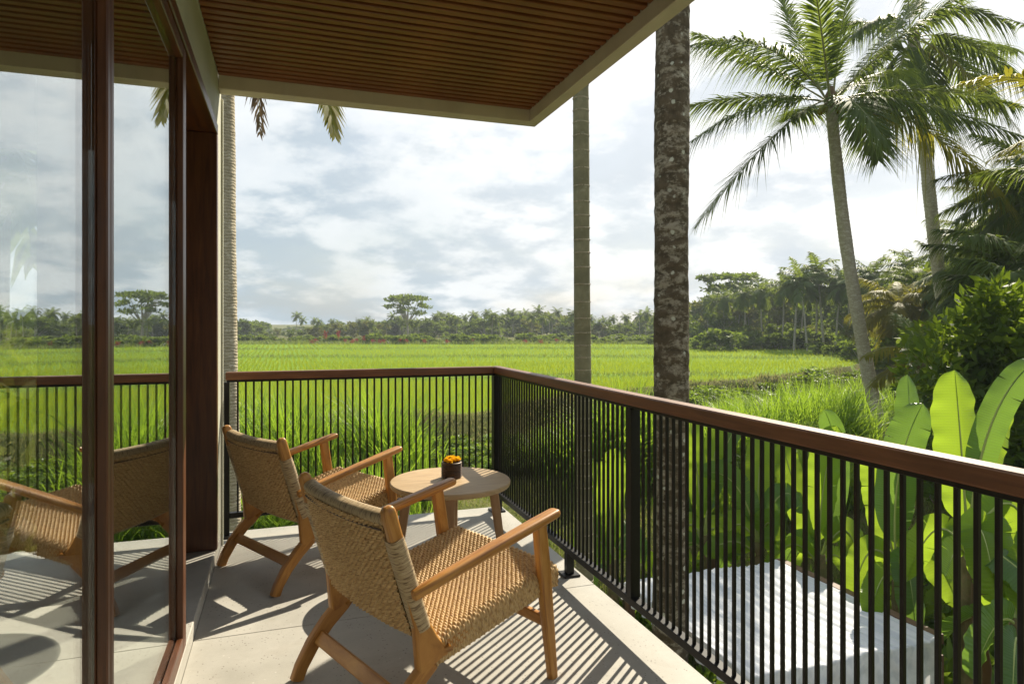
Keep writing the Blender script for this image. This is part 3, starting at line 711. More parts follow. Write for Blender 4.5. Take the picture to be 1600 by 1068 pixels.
# ------------------------------------------------------------------ daybed canopy in the garden below
def build_daybed():
    x0, x1, y0, y1, zt, zg = 3.46, 5.50, 4.30, 6.35, -1.50, -3.5
    t = thing('canopy_daybed', 'garden daybed with a white cloth canopy below the balcony', 'daybed', (x0, y0, zg)); o = t.location
    def b(n, lo, hi): q = box_obj(n, lo, hi, M['bed_wood'], t, .004); q.location = q.location - o
    for px in (x0 + .05, x1 + .02):
        for py in (y0 + .05, y1 - .05): b('post', (px - .04, py - .04, zg + .002), (px + .04, py + .04, zt - .1455))
    b('beam', (x1 - .012, y0 + .03, zt - .06), (x1 + .085, y1 + .02, zt + .030)); b('beam', (x0 + .02, y0 + .01, zt - .06), (x0 + .09, y1 - .02, zt - .03))
    for yy in (y0 + .05, y1 - .09): b('beam', (x0 + .092, yy, zt - .14), (x1 - .017, yy + .06, zt - .075))
    b('bed_base', (x0 + .1, y0 + .1, zg + .25), (x1 - .07, y1 - .1, zg + .45))
    q = box_obj('mattress', (x0 + .12, y0 + .12, zg + .452), (x1 - .09, y1 - .12, zg + .62), M['cloth'], t, .04); q.location = q.location - o
    # canopy: top sheet with skirts hanging at the left and the near side
    nx, ny = 170, 110; X, Y = np.meshgrid(np.linspace(-.16, 1, nx), np.linspace(-.45, 1, ny)); w, l = x1 - .016 - x0, y1 - y0
    fx, fy = np.clip(X, 0, 1), np.clip(Y, 0, 1); dx, dy = np.clip(-X, 0, None), np.clip(-Y, 0, None); drop = dx * 1.0 + dy * 1.0
    fold = np.sin(fy * l * 26 + 2 * np.sin(fy * 9)) * .036 * np.clip(dx * 6, 0, 1); fold2 = np.sin(fx * w * 24 + 2 * np.sin(fx * 7)) * .036 * np.clip(dy * 6, 0, 1)
    PX = fx * w - .012 * np.clip(dx * 8, 0, 1) + fold; PY = fy * l - .012 * np.clip(dy * 8, 0, 1) + fold2
    PZ = .004 - drop - .05 * np.sin(fx * pi) * np.sin(fy * pi) + .020 * np.abs(np.sin(fx * 42 + 2.2 * np.sin(fy * 3.1) + 1.5 * np.sin(fx * 9))) * (1 - np.clip(drop * 9, 0, 1)) + .012 * np.sin(fx * 13 + 2 * np.sin(fy * 3))* (1 - np.clip(drop * 9, 0, 1))
    V = np.stack([PX + x0 - o.x, PY + y0 - o.y, PZ + zt - o.z], -1).reshape(-1, 3); i = np.arange(nx * ny).reshape(ny, nx)
    keep = ~((X[:-1, :-1] < -.01) & (Y[:-1, :-1] < -.01)); q = np.stack([i[:-1, :-1], i[:-1, 1:], i[1:, 1:], i[1:, :-1]], -1)[keep]
    link(bpy.data.objects.new('canopy_cloth', fast_mesh('canopy_cloth', V, [q], M['cloth'], smooth=True)), t)
build_daybed()

# ------------------------------------------------------------------ vegetation generators
m = Mat('frond_rib'); m.base(m.ramp(m.noise(m.pos(), 8, 3), (.3, (.16, .17, .05)), (.7, (.26, .25, .10)))); m.set(Roughness=.5); M['rib'] = m.m
def unit(a): return a / (np.linalg.norm(a, axis=-1, keepdims=True) + 1e-9)
def bez(P, t):
    P = [np.array(p, float) for p in P]; t = np.asarray(t)[:, None]
    return P[0] * (1 - t) ** 2 + 2 * P[1] * t * (1 - t) + P[2] * t * t, unit(2 * (P[1] - P[0]) * (1 - t) + 2 * (P[2] - P[1]) * t)
def frond_arrays(P, n=60, ll=.75, lw=.045, droop=.5, seg=3, side_up=.15, jitter=.12, petiole=.16, rr=.022, gap=0.):
    """one feather palm leaf along a bezier; returns V, quads, material index per face"""
    t = np.repeat(np.linspace(petiole, 1, n), 2); sg = np.tile([1., -1.], n); C, T = bez(P, t)
    sd = unit(np.cross(T, np.array([0, 0, 1.]))) * sg[:, None]; up = np.cross(unit(np.cross(T, np.array([0, 0, 1.]))), T)
    if gap:
        k = rng.random(len(t)) > gap; t, C, T, sd, up = t[k], C[k], T[k], sd[k], up[k]
    q = (t - petiole) / (1 - petiole); L = ll * (np.sin(pi * np.clip(q * .86 + .12, 0, 1)) ** .6) * rng.uniform(.85, 1.1, len(t)) + .04 * ll
    d0 = unit(sd * (1 - .35 * q)[:, None] + T * (.45 + .6 * q)[:, None] + up * side_up + rng.normal(0, jitter, (len(t), 3)))
    dn = np.array([0, 0, -1.]); wv = unit(np.cross(d0, up)); dr = droop * rng.uniform(.7, 1.4, len(t)); rows = []
    for k in range(seg + 1):
        s = k / seg; c = C + d0 * (L * s)[:, None] + dn * (dr * L * s * s)[:, None]
        w = lw * (1.0 if k == 1 else .55 if k == 0 else .75 * (1 - s) + .04) * .5
        rows += [c - wv * w, c + wv * w]
    V = np.stack(rows, 1); m_ = V.shape[1]; b = (np.arange(len(t)) * m_)[:, None]
    F = np.concatenate([b + np.array([[2 * k, 2 * k + 1, 2 * k + 3, 2 * k + 2]]) for k in range(seg)]); V = V.reshape(-1, 3)
    ts = np.linspace(0, 1, 14); C, T = bez(P, ts); a = unit(np.cross(T, [0, 0, 1.])); u_ = np.cross(a, T); r = (rr * (1 - .85 * ts))[:, None]
    ring = np.stack([C + a * r, C + u_ * r * .7, C - a * r, C - u_ * r * .7], 1).reshape(-1, 3); b0 = len(V); R_ = []
    for i in range(13):
        for j in range(4): R_.append((b0 + i * 4 + j, b0 + i * 4 + (j + 1) % 4, b0 + i * 4 + 4 + (j + 1) % 4, b0 + i * 4 + 4 + j))
    return np.concatenate([V, ring]), np.concatenate([F, np.array(R_)]), np.concatenate([np.zeros(len(F), np.int32), np.ones(len(R_), np.int32)])
def frond_mesh(name, P, mat, **k):
    V, F, mi = frond_arrays(P, **k); me = fast_mesh(name, V, [F], mat); me.materials.append(M['rib']); me.polygons.foreach_set('material_index', mi); return me
def trunk_mesh(name, path, r0, r1, mat, ring=.09, amp=.05, seg=18, flare=1.25):
    P = [np.array(p, float) for p in path]; n = int(sum(np.linalg.norm(P[i + 1] - P[i]) for i in range(len(P) - 1)) / (ring / 3)); n = min(max(n, 12), 420)
    ts = np.linspace(0, 1, n); C, T = bez(P, ts) if len(P) == 3 else (P[0] + (P[1] - P[0]) * ts[:, None], None); L = np.linalg.norm(P[-1] - P[0])
    a = np.linspace(0, 2 * pi, seg, endpoint=False); z = ts * L
    saw = (z / ring) % 1.0; r = (r0 + (r1 - r0) * ts) * (1 + amp * (saw - .5) * 2 + .02 * np.sin(z * 3.1)) * (1 + (flare - 1) * np.exp(-z / .35))
    wob = 1 + .035 * np.sin(a[None] * 3 + z[:, None] * 1.1) + rng.normal(0, 1, (n, seg)) * (.03 if amp > .03 else .013 if amp > 0 else 0) + .02 * np.sin(z * .9 + 1)[:, None] * (amp > 0)
    V = np.stack([C[:, 0, None] + r[:, None] * wob * np.cos(a), C[:, 1, None] + r[:, None] * wob * np.sin(a), np.repeat(C[:, 2, None], seg, 1)], -1).reshape(-1, 3)
    i = np.arange(n * seg).reshape(n, seg); j = np.roll(i, -1, 1); F = np.stack([i[:-1], j[:-1], j[1:], i[1:]], -1).reshape(-1, 4)
    return fast_mesh(name, V, [F, i[-1][None]], mat, smooth=True)
def palm(name, label, base, crown, r0, r1, bark, fronds, group=None, ring=.09, amp=.05, mid=None, lk={}, cat='palm tree', nuts=0):
    """fronds: (ctrl, tip, material, kwargs) in world space"""
    base, crown = Vector(base), Vector(crown); t = thing(name, label, cat, base, group=group)
    md = Vector(mid) if mid is not None else (base + crown) / 2
    link(bpy.data.objects.new('trunk', trunk_mesh('trunk', [(0, 0, -.1), md - base, crown - base], r0, r1, bark, ring, amp)), t)
    c = crown - base
    for i, (ct, tp, mt, kw) in enumerate(fronds):
        k = dict(lk); k.update(kw); a = Vector((ct[0] - crown.x, ct[1] - crown.y, 0)).normalized() * r1 * .8 if (abs(ct[0] - crown.x) + abs(ct[1] - crown.y)) > .01 else Vector((0, 0, 0))
        link(bpy.data.objects.new('frond', frond_mesh('frond', [c + a + Vector((0, 0, .05 * math.sin(i * 2.1))), Vector(ct) - base, Vector(tp) - base], M[mt], **k)), t)
    # sheath fibres and spear under the leaves
    mb = MB(); mb.tube([c + Vector((0, 0, -.25)), c + Vector((0, 0, .1)), c + Vector((.02, 0, .45))], [r1 * 1.0, r1 * 1.25, r1 * .3], 12); mb.build('crownshaft', M['palm_dry'], t)
    for i in range(nuts):
        a = i * 2.4; r = r1 + .12; n_ = MB().lathe([(.001, -.11), (.06, -.09), (.095, -.02), (.09, .05), (.05, .10), (.001, .115)], seg=12).build('coconut', M['palm_yellow'], t); n_.location = c + Vector((cos(a) * r, sin(a) * r, -.22 - .07 * (i % 3)))
    return t
def wheel(crown, n, L, e0, e1, mt, seed=0, lo=-20, hi=65):
    """a full crown: n leaves all round, from upright young ones to drooping old ones"""
    r = random.Random(seed); out = []
    for i in range(n):
        az = i * 2.39996 + r.uniform(-.2, .2); el = R(hi + (lo - hi) * (i + .5) / n); l = L * r.uniform(.85, 1.1)
        c1 = Vector((cos(az) * cos(el), sin(az) * cos(el), sin(el))) * l * .55; el2 = el - R(r.uniform(e0, e1))
        tp = c1 + Vector((cos(az) * cos(el2), sin(az) * cos(el2), sin(el2))) * l * .55
        out.append((Vector(crown) + c1, Vector(crown) + tp, mt if i < n * .8 else ('palm_yellow' if r.random() < .5 else mt), {}))
    return out

def leaf_cloud(cen, rad, n, ll, lw, flat=1.0, upb=.3):
    """n small folded leaves round each clump centre"""
    cen = np.asarray(cen, float); rad = np.broadcast_to(np.asarray(rad, float), (len(cen),)); k = np.repeat(np.arange(len(cen)), n); N = len(k)
    d = unit(rng.normal(0, 1, (N, 3))); p = cen[k] + d * (rad[k] * rng.random(N) ** .45)[:, None] * np.array([1, 1, flat])
    ax = unit(d + rng.normal(0, .7, (N, 3)) + np.array([0, 0, upb])); sd = unit(np.cross(ax, rng.normal(0, 1, (N, 3)))); L = ll * rng.uniform(.7, 1.3, N)[:, None]; W = lw * rng.uniform(.7, 1.3, N)[:, None]
    nn = np.cross(ax, sd) * W * .25
    V = np.stack([p, p + ax * L * .45 + sd * W * .5 + nn, p + ax * L, p + ax * L * .45 - sd * W * .5 + nn], 1).reshape(-1, 3)
    return V, (np.arange(N) * 4)[:, None] + np.array([[0, 1, 2, 3]])
def limbs(mb, base, tips, r0, r1=.02, sag=.25, seg=7):
    for tp in tips:
        b, e = Vector(base), Vector(tp); md = (b + e) / 2 + Vector((0, 0, (e - b).length * .12)) + Vector((random.uniform(-1, 1), random.uniform(-1, 1), 0)) * (e - b).length * .08
        mb.tube([b, (b + md) / 2 + Vector((0, 0, .03)), md, e], [r0, r0 * .75, r0 * .5, r1], seg)
def broadleaf(name, label, cat, Hh, W, crown_lo, nclump, nleaf, ll, lw, mat, bark, r=.16, flat=.75, umbrella=False, group=None, lean=0):
    t = thing(name, label, cat, group=group); cen = []; rad = []
    for i in range(nclump):
        a = random.uniform(0, 2 * pi); q = math.sqrt(random.random())
        if umbrella:
            tier = random.choice((0, 0, 0, 1, 1, 2)); z = Hh * (1 - .13 * tier) - .28 * (q * W) * (.5 + .15 * tier) + random.uniform(-.25, .25); x = q * W * (1 - .1 * tier)
        else:
            z = crown_lo + (Hh - crown_lo) * random.random() ** .8; h_ = (z - crown_lo) / (Hh - crown_lo); x = q * W * (math.sqrt(max(.05, 1 - (1.5 * h_ - .6) ** 2)) if h_ > .2 else .75)
        cen.append((cos(a) * x + lean * z, sin(a) * x, z)); rad.append((.15 if umbrella else .24) * W * random.uniform(.6, 1.25))
    V, F = leaf_cloud(cen, rad, nleaf, ll, lw, .22 if umbrella else flat)
    link(bpy.data.objects.new('crown', fast_mesh('crown', V, [F], mat)), t)
    mb = MB(); fork = Vector((lean * crown_lo, 0, crown_lo * (1.0 if not umbrella else .62))); mb.tube([(0, 0, -.3), fork * .5, fork], [r * 1.2, r, r * .8], 9)
    limbs(mb, fork, [Vector(c) for c in cen[:(16 if umbrella else 8)]], r * .6, r * .08)
    mb.build('trunk', bark, t, sharp=60); return t

# ------------------------------------------------------------------ palms near the balcony
def near_palms():
    # lichen-covered trunk just past the railing
    b = at(1044, V0, 5.88); b.z = -3.5; c = at(1049, 0, 6.05); c.z = 11
    c = Vector((b.x + .12, b.y + .1, 11.0))
    palm('coconut_palm', 'thick dark palm trunk mottled with pale lichen beyond the railing', b, c, .162, .138, M['bark_dark'], wheel(c, 12, 3.4, 35, 60, 'palm', 3, -5, 70), ring=.16, amp=.012, mid=(b + c) / 2 + Vector((.015, -.03, 0)), lk=dict(n=34, ll=.7, lw=.05, seg=2))
    b = at(916, V0, 6.9); b.z = -3.5; c = at(902, V0, 6.9); c.z = 8.2
    palm('areca_palm', 'slim smooth palm trunk with pale rings left of the lichen trunk', b, c, .092, .078, M['bark_areca'], wheel(c, 9, 2.0, 40, 70, 'palm', 4, 10, 70), ring=.30, amp=.0, lk=dict(n=26, ll=.5, lw=.05, seg=2))
    # rings of the areca trunk
    o = bpy.data.objects['areca_palm']; rb = MB(); z = -3.3; d = c - b
    while z < 7.8:
        q = (z + 3.5) / 11.7; p = d * q; r = (.092 + (.078 - .092) * q) * 1.03
        MB().lathe([(r - .012, -.012), (r, -.005), (r + .002, .003), (r - .010, .009)], (0, 0, 0), 20).build('leaf_scar', M['bark_pale'], o, (p.x, p.y, z + 3.5), sharp=70); z += .155 + .03 * sin(z * 5)
    # tall palm behind the left pier, its old leaves hanging below the roof edge
    b = at(361, V0, 9.2); b.z = -2.9; c = at(347, -60, 9.2)
    fr = [f for f in wheel(c, 14, 3.3, 20, 45, 'palm', 5, 12, 75)]
    fr += [(at(470, -110, 8.6), at(523, 208, 8.3), 'palm_yellow', dict(n=110, ll=.62, lw=.05, droop=.15, side_up=.05, jitter=.06)), (at(400, -70, 8.9), at(406, 206, 8.7), 'palm_dry', dict(n=90, ll=.30, lw=.03, droop=.9, gap=.2, jitter=.25))]
    palm('coconut_palm', 'pale grey palm trunk rising close behind the door pier', b, c, .150, .128, M['bark_pale'], fr, ring=.10, amp=.010, lk=dict(n=40, ll=.65, lw=.05, seg=2))
    # the big palm on the right, leaf by leaf
    D = 20.0; c = at(1298, 158, D); b = at(1384, V0, D - .4); b.z = -2.6; md = at(1318, 420, D)
    def fx(cu, cv, tu, tv, dc=0, dt=0, mt='palm', **k): return (at(cu, cv, D + dc), at(tu, tv, D + dt), mt, k)
    F = [fx(1215, 40, 1082, 70, -.6, -1.0, droop=.8), fx(1190, 95, 1085, 52, .8, 1.2, droop=.7), fx(1190, 135, 1078, 222, -.8, -1.2, droop=.55), fx(1180, 142, 1076, 165, .9, 1.6, droop=.6), fx(1225, 175, 1088, 352, -.3, -.6, droop=.45),
         fx(1287, 60, 1262, -90, -1.0, -2.2, droop=.25, ll=.95), fx(1310, 40, 1350, -130, .3, .4, droop=.3, ll=.9), fx(1390, 60, 1520, -20, -.8, -1.6, droop=.6), fx(1370, 75, 1470, -40, .9, 1.8, droop=.6),
         fx(1425, 120, 1590, 165, -.5, -1.0, droop=.8), fx(1420, 140, 1600, 215, -1.2, -2.4, droop=.85), fx(1430, 150, 1578, 325, -.2, -.2, 'palm_yellow', droop=.85), fx(1330, 130, 1392, 235, -1.6, -2.4, droop=.35), fx(1345, 165, 1372, 250, 1.2, 2.2, droop=.4), fx(1270, 165, 1236, 185, 1.6, 2.8, droop=.4), fx(1265, 110, 1215, -20, 1.0, 2.2, droop=.4), fx(1340, 110, 1420, 110, 1.5, 3.0, droop=.7)]
    palm('coconut_palm', 'tall leaning coconut palm with full green crown right of centre', b, c, .205, .165, M['bark_pale'], F, ring=.12, amp=.03, mid=md, lk=dict(n=104, ll=1.45, lw=.060, rr=.042), nuts=5)
    D = 27.0; c = at(1428, 60, D); b = at(1496, V0, D); b.z = -2.4; md = at(1448, 300, D)
    F = [fx(1480, -20, 1580, 40, -1, -2), fx(1500, 40, 1600, 130, -.5, -1), fx(1490, 80, 1560, 170, 1, 2), fx(1380, 0, 1330, 60, -.5, -1), fx(1370, 60, 1345, 150, .5, 1), fx(1400, 100, 1395, 180, -1, -1.5), fx(1440, -60, 1490, -90), fx(1420, -40, 1400, -110), fx(1455, 110, 1480, 200, -1, -1.6), fx(1500, 60, 1590, 80, 1.5, 3), fx(1360, 20, 1300, 40, 1.5, 3), fx(1500, 90, 1590, 200, -1.4, -2.6, 'palm_yellow')]
    palm('coconut_palm', 'slender coconut palm partly hidden behind the tall leaning one', b, c, .27, .20, M['bark_pale'], F, ring=.14, amp=.04, mid=md, lk=dict(n=80, ll=1.5, lw=.085, seg=3, droop=.8, rr=.045))
    # palm past the right edge whose lit leaves reach into view
    D = 9.0; c = at(1790, 300, D); b = Vector((c.x + .2, c.y - .1, -3.4))
    F = [fx(1680, 70, 1490, 135, -.2, -.5, 'palm_yellow', droop=.35, ll=.6), fx(1690, 150, 1545, 250, .3, .6, 'palm_yellow', droop=.5, ll=.55), fx(1700, 60, 1575, 30, .8, 1.6, 'palm', droop=.4, ll=.6)] + wheel(c, 9, 2.0, 35, 60, 'palm', 8, 25, 75)
    palm('coconut_palm', 'palm at the right edge with yellow green leaves reaching into view', b, c, .15, .12, M['bark_pale'], F, lk=dict(n=60, ll=.6, lw=.05, rr=.025))
    # dense dark palms behind the shrub
    for (u, v, d, L, seed, lab) in ((1600, 430, 17, 2.5, 11, 'dark bushy palm above the glossy shrub at the right edge'), (1452, 480, 44, 3.2, 12, 'low palm with drooping leaves left of the dark bushy palm'), (1405, 480, 36, 2.8, 13, 'yellowing palm in front of the right hand wood'), (1650, 300, 20, 3.2, 14, 'high dark palm cut off by the right edge'), (1610, 330, 24, 2.9, 16, 'tall dense palm rising behind the bushy palm at the right'), (1545, 390, 30, 3.0, 17, 'palm with a full crown between the slender trunk and the right edge'), (1630, 480, 15, 2.2, 18, 'short spreading palm low at the right edge'), (1440, 450, 42, 3.0, 19, 'mid green palm left of the slender trunk'), (1515, 440, 33, 2.8, 15, 'palm with grey green leaves behind the low drooping palm')):
        c = at(u, v, d); b = ground_at(u + 8, d)
        palm('coconut_palm', lab, b, c, .17, .14, M['bark_pale'], wheel(c, 26, L, 40, 75, 'palm' if seed != 13 else 'palm_yellow', seed, -25, 70), lk=dict(n=62, ll=.95, lw=.075, seg=3, droop=.7, rr=.03))
    c = at(1440, 560, 14); b = Vector((c.x, c.y, -2.6))
    palm('coconut_palm', 'young palm at the foot of the shrub with arching pale leaves', b, c, .12, .10, M['bark_pale'], [fx(1385, 520, 1350, 560, 0, 0, 'palm_yellow', droop=.5), fx(1400, 570, 1360, 650, 0, 0, 'palm_yellow', droop=.4)] if False else [(at(1400, 525, 14), at(1352, 556, 13.6), 'palm_yellow', dict(droop=.6)), (at(1405, 565, 14), at(1365, 600, 13.8), 'palm_yellow', dict(droop=.5)), (at(1480, 530, 14), at(1520, 570, 14), 'palm', {}), (at(1430, 510, 14.5), at(1400, 490, 15), 'palm', {})], lk=dict(n=46, ll=.45, lw=.035, seg=2, rr=.02))
near_palms()

# ------------------------------------------------------------------ banana plants
m = Mat('banana_midrib'); m.base((.30, .36, .10)); m.set(Roughness=.4); M['midrib'] = m.m
def banana_leaf(parent, o, P, w, mat, tw=0.0, tear=.05, fold=.35):
    w *= .86; n, k = 64, 11; ts = np.linspace(0, 1, n) ** .9; C, T = bez([Vector(p) - o for p in P], ts)
    vw = unit(np.array([-S_, -C_, .15])); sd = unit(np.cross(T, np.broadcast_to(vw, T.shape))); a = tw; nn = np.cross(sd, T); sd = sd * cos(a) + nn * sin(a); nn = np.cross(sd, T)
    blade = np.clip((ts - .14) / .86, 0, 1); prof = np.where(ts > .14, (1 - np.abs(2 * np.clip(blade, 0, 1) ** 1.05 - 1) ** 4.5) ** .60, 0) * .5 * w; prof[-1] = .02 * w
    s = np.linspace(-1, 1, k); wav = .035 * w * np.sin(ts * 31)[:, None] * np.abs(s)[None] ** 2 + .02 * w * np.sin(ts * 67 + 2)[:, None] * np.abs(s)[None] ** 3
    V = C[:, None] + sd[:, None] * (prof[:, None] * s)[..., None] + nn[:, None] * (-(np.abs(s) ** 1.5)[None] * prof[:, None] * fold + wav)[..., None]
    i = np.arange(n * k).reshape(n, k); q = np.stack([i[:-1, :-1], i[:-1, 1:], i[1:, 1:], i[1:, :-1]], -1); keep = np.ones(q.shape[:2], bool)
    for r_ in range(int(n * .2), n - 2):
        for sd_ in (0, 1):
            if rng.random() < tear:
                m_ = rng.integers(2, 5); keep[r_, (0 if sd_ == 0 else k - 1 - m_):(m_ if sd_ == 0 else k - 1)] = False
                for c_ in range(m_ + 1):
                    cc = c_ if sd_ == 0 else k - 1 - c_; V[r_ + 1, cc] += (V[r_, cc] - V[r_ + 1, cc]) * (.45 + .5 * c_ / m_)
    q = q[keep]
    L = np.linalg.norm(np.diff(C, axis=0), axis=1).sum(); uv = np.stack(np.broadcast_arrays((ts * L)[:, None], (s * w * .5)[None]), -1).reshape(-1, 2)
    lf = link(bpy.data.objects.new('leaf', fast_mesh('leaf', V.reshape(-1, 3), [q], M[mat], [uv[q]], True)), parent)
    MB().tube([C[j] - nn[j] * .004 for j in range(0, n, 5)] + [C[-1]], [.016 * (1 - .85 * ts[j]) for j in range(0, n, 5)] + [.002], 6).build('midrib', M['midrib'], lf)
def banana(label, su, sv, d, leaves, r=.10):
    top = at(su, sv, d); base = Vector((top.x + .05, top.y - .03, -3.5)); t = thing('banana_plant', label, 'banana plant', base, group='banana plants in the garden')
    link(bpy.data.objects.new('stem', trunk_mesh('stem', [(0, 0, -.1), (top - base) * .5 + Vector((.04, .02, 0)), top - base + Vector((0, 0, .12))], r * 1.15, r * .55, M['pseudostem'], .35, .04)), t)
    for i in range(3):   # dry sheaths hanging on the stem
        z = (top - base).z * (.9 - .2 * i); a = i * 2.2 + su; p = Vector((cos(a), sin(a), 0)) * r
        MB().sweep([p * .8 + Vector((0, 0, z)), p * 1.25 + Vector((0, 0, z - .25)), p * 1.5 + Vector((0, 0, z - .7))], [(.10, .012), (.13, .012), (.03, .01)], up=p, rr=.4).build('dry_sheath', M['palm_dry'], t)
    for (cu, cv, tu, tv, w, mt, dc, dt, *rest) in leaves:
        kw = rest[0] if rest else {}
        banana_leaf(t, base, [top + Vector((0, 0, .05)), at(cu, cv, d + dc), at(tu, tv, d + dt)], w, mt, **kw)
    rr_ = random.Random(int(su) + 3)
    for i in range(3):   # the lower, older leaves all round
        a = i * 1.35 + rr_.uniform(0, 1); l = rr_.uniform(.55, .95); c1 = top + Vector((cos(a) * l * .45, sin(a) * l * .45, rr_.uniform(.25, .6))); tp = top + Vector((cos(a) * l, sin(a) * l, rr_.uniform(-.9, .1)))
        banana_leaf(t, base, [top - Vector((0, 0, .1)), c1, tp], rr_.uniform(.24, .34), 'banana' if rr_.random() < .8 else 'banana_dark', tw=rr_.uniform(-.6, .6), tear=.12)
    return t
B, K = 'banana', 'banana_dark'
banana('banana plant with one broad upright glowing leaf at the right', 1512, 860, 6.1, [(1506, 730, 1492, 578, .50, B, .0, .1, dict(tear=.0)), (1530, 620, 1622, 560, .30, K, -.1, -.2, dict(tw=.6)), (1550, 720, 1572, 612, .40, B, .5, .6), (1600, 690, 1625, 930, .55, B, .2, .1), (1535, 760, 1560, 960, .40, B, -.3, -.4), (1560, 840, 1660, 960, .40, K, -.4, -.6, dict(tw=.5))])
banana('banana plant behind the daybed corner with a dark tilted leaf', 1402, 900, 7.0, [(1385, 730, 1442, 630, .46, K, .0, .0, dict(tw=.35)), (1430, 700, 1418, 585, .34, K, .6, .8), (1375, 780, 1368, 690, .42, B, .2, .2), (1440, 790, 1500, 950, .40, B, -.2, -.3, dict(tw=.3)), (1350, 800, 1330, 960, .36, B, .0, -.1), (1420, 830, 1432, 1000, .34, K, -.3, -.5)])
banana('banana plant with a tall bright leaf left of the dark tilted one', 1282, 880, 8.4, [(1276, 770, 1308, 665, .50, B, .0, .0), (1330, 720, 1288, 640, .36, K, .2, .2, dict(tw=.4)), (1240, 760, 1222, 690, .44, B, .2, .3), (1330, 770, 1345, 900, .40, B, -.2, -.3), (1245, 800, 1215, 920, .36, K, .1, .1, dict(tw=.4))])
banana('banana plant with grey arching leaves behind the daybed', 1185, 860, 8.6, [(1160, 720, 1095, 740, .40, K, .0, .0, dict(tw=.6)), (1180, 740, 1196, 672, .42, B, .2, .3), (1215, 720, 1262, 800, .42, K, -.1, -.2, dict(tw=.6)), (1150, 780, 1128, 860, .42, B, .0, .0), (1205, 770, 1215, 870, .40, B, -.2, -.3)])
banana('small banana plant beside the lichen palm trunk', 1100, 850, 8.8, [(1090, 720, 1074, 632, .34, B, .0, .0), (1110, 720, 1132, 640, .34, B, .1, .2), (1125, 680, 1165, 650, .26, K, .2, .3, dict(tw=.6)), (1070, 780, 1050, 880, .38, B, .0, .0), (1125, 790, 1150, 880, .38, B, .1, .1)])
banana('banana plant seen through the bars left of the lichen trunk', 955, 890, 8.2, [(950, 790, 962, 700, .42, B, .0, .0), (925, 790, 905, 870, .40, B, .1, .1), (985, 780, 1008, 880, .40, K, .1, .1, dict(tw=.5)), (935, 760, 915, 715, .34, B, .3, .4)])
banana('banana plant low at the right corner of the garden', 1590, 990, 5.6, [(1610, 880, 1640, 820, .42, B, .1, .2), (1560, 930, 1520, 1060, .40, K, -.1, -.2, dict(tw=.4)), (1570, 880, 1556, 800, .36, B, .3, .4)])

# ------------------------------------------------------------------ shrubs and low plants
def shrub(name, label, cat, clumps, n, ll, lw, mat, loc, group=None, flat=.9):
    t = thing(name, label, cat, loc, group=group); cen = [c[:3] for c in clumps]; V, F = leaf_cloud(cen, [c[3] for c in clumps], n, ll, lw, flat)
    link(bpy.data.objects.new('foliage', fast_mesh('foliage', V, [F], mat)), t); mb = MB(); limbs(mb, (0, 0, -.1), [Vector(c) for c in cen[:10]], .035, .006); mb.build('stem', M['bark_dark'], t, sharp=60); return t
def big_shrub():
    D = 11.5; b = at(1535, V0, D); b.z = -2.9; cl = []
    for i in range(170):
        u = random.gauss(1545, 85); v = random.uniform(440, 760); lim = 455 + abs(u - 1555) * .75 + 18 * sin(u * .06)
        if v < lim or u < 1405 or u > 1720: continue
        p = at(u, v, D + random.uniform(-.9, 1.1)) - b; cl.append((p.x, p.y, p.z, random.uniform(.26, .55)))
    shrub('glossy_shrub', 'large dark glossy leaved shrub at the right edge', 'shrub', cl, 100, .21, .095, M['shrub'], b)
big_shrub()
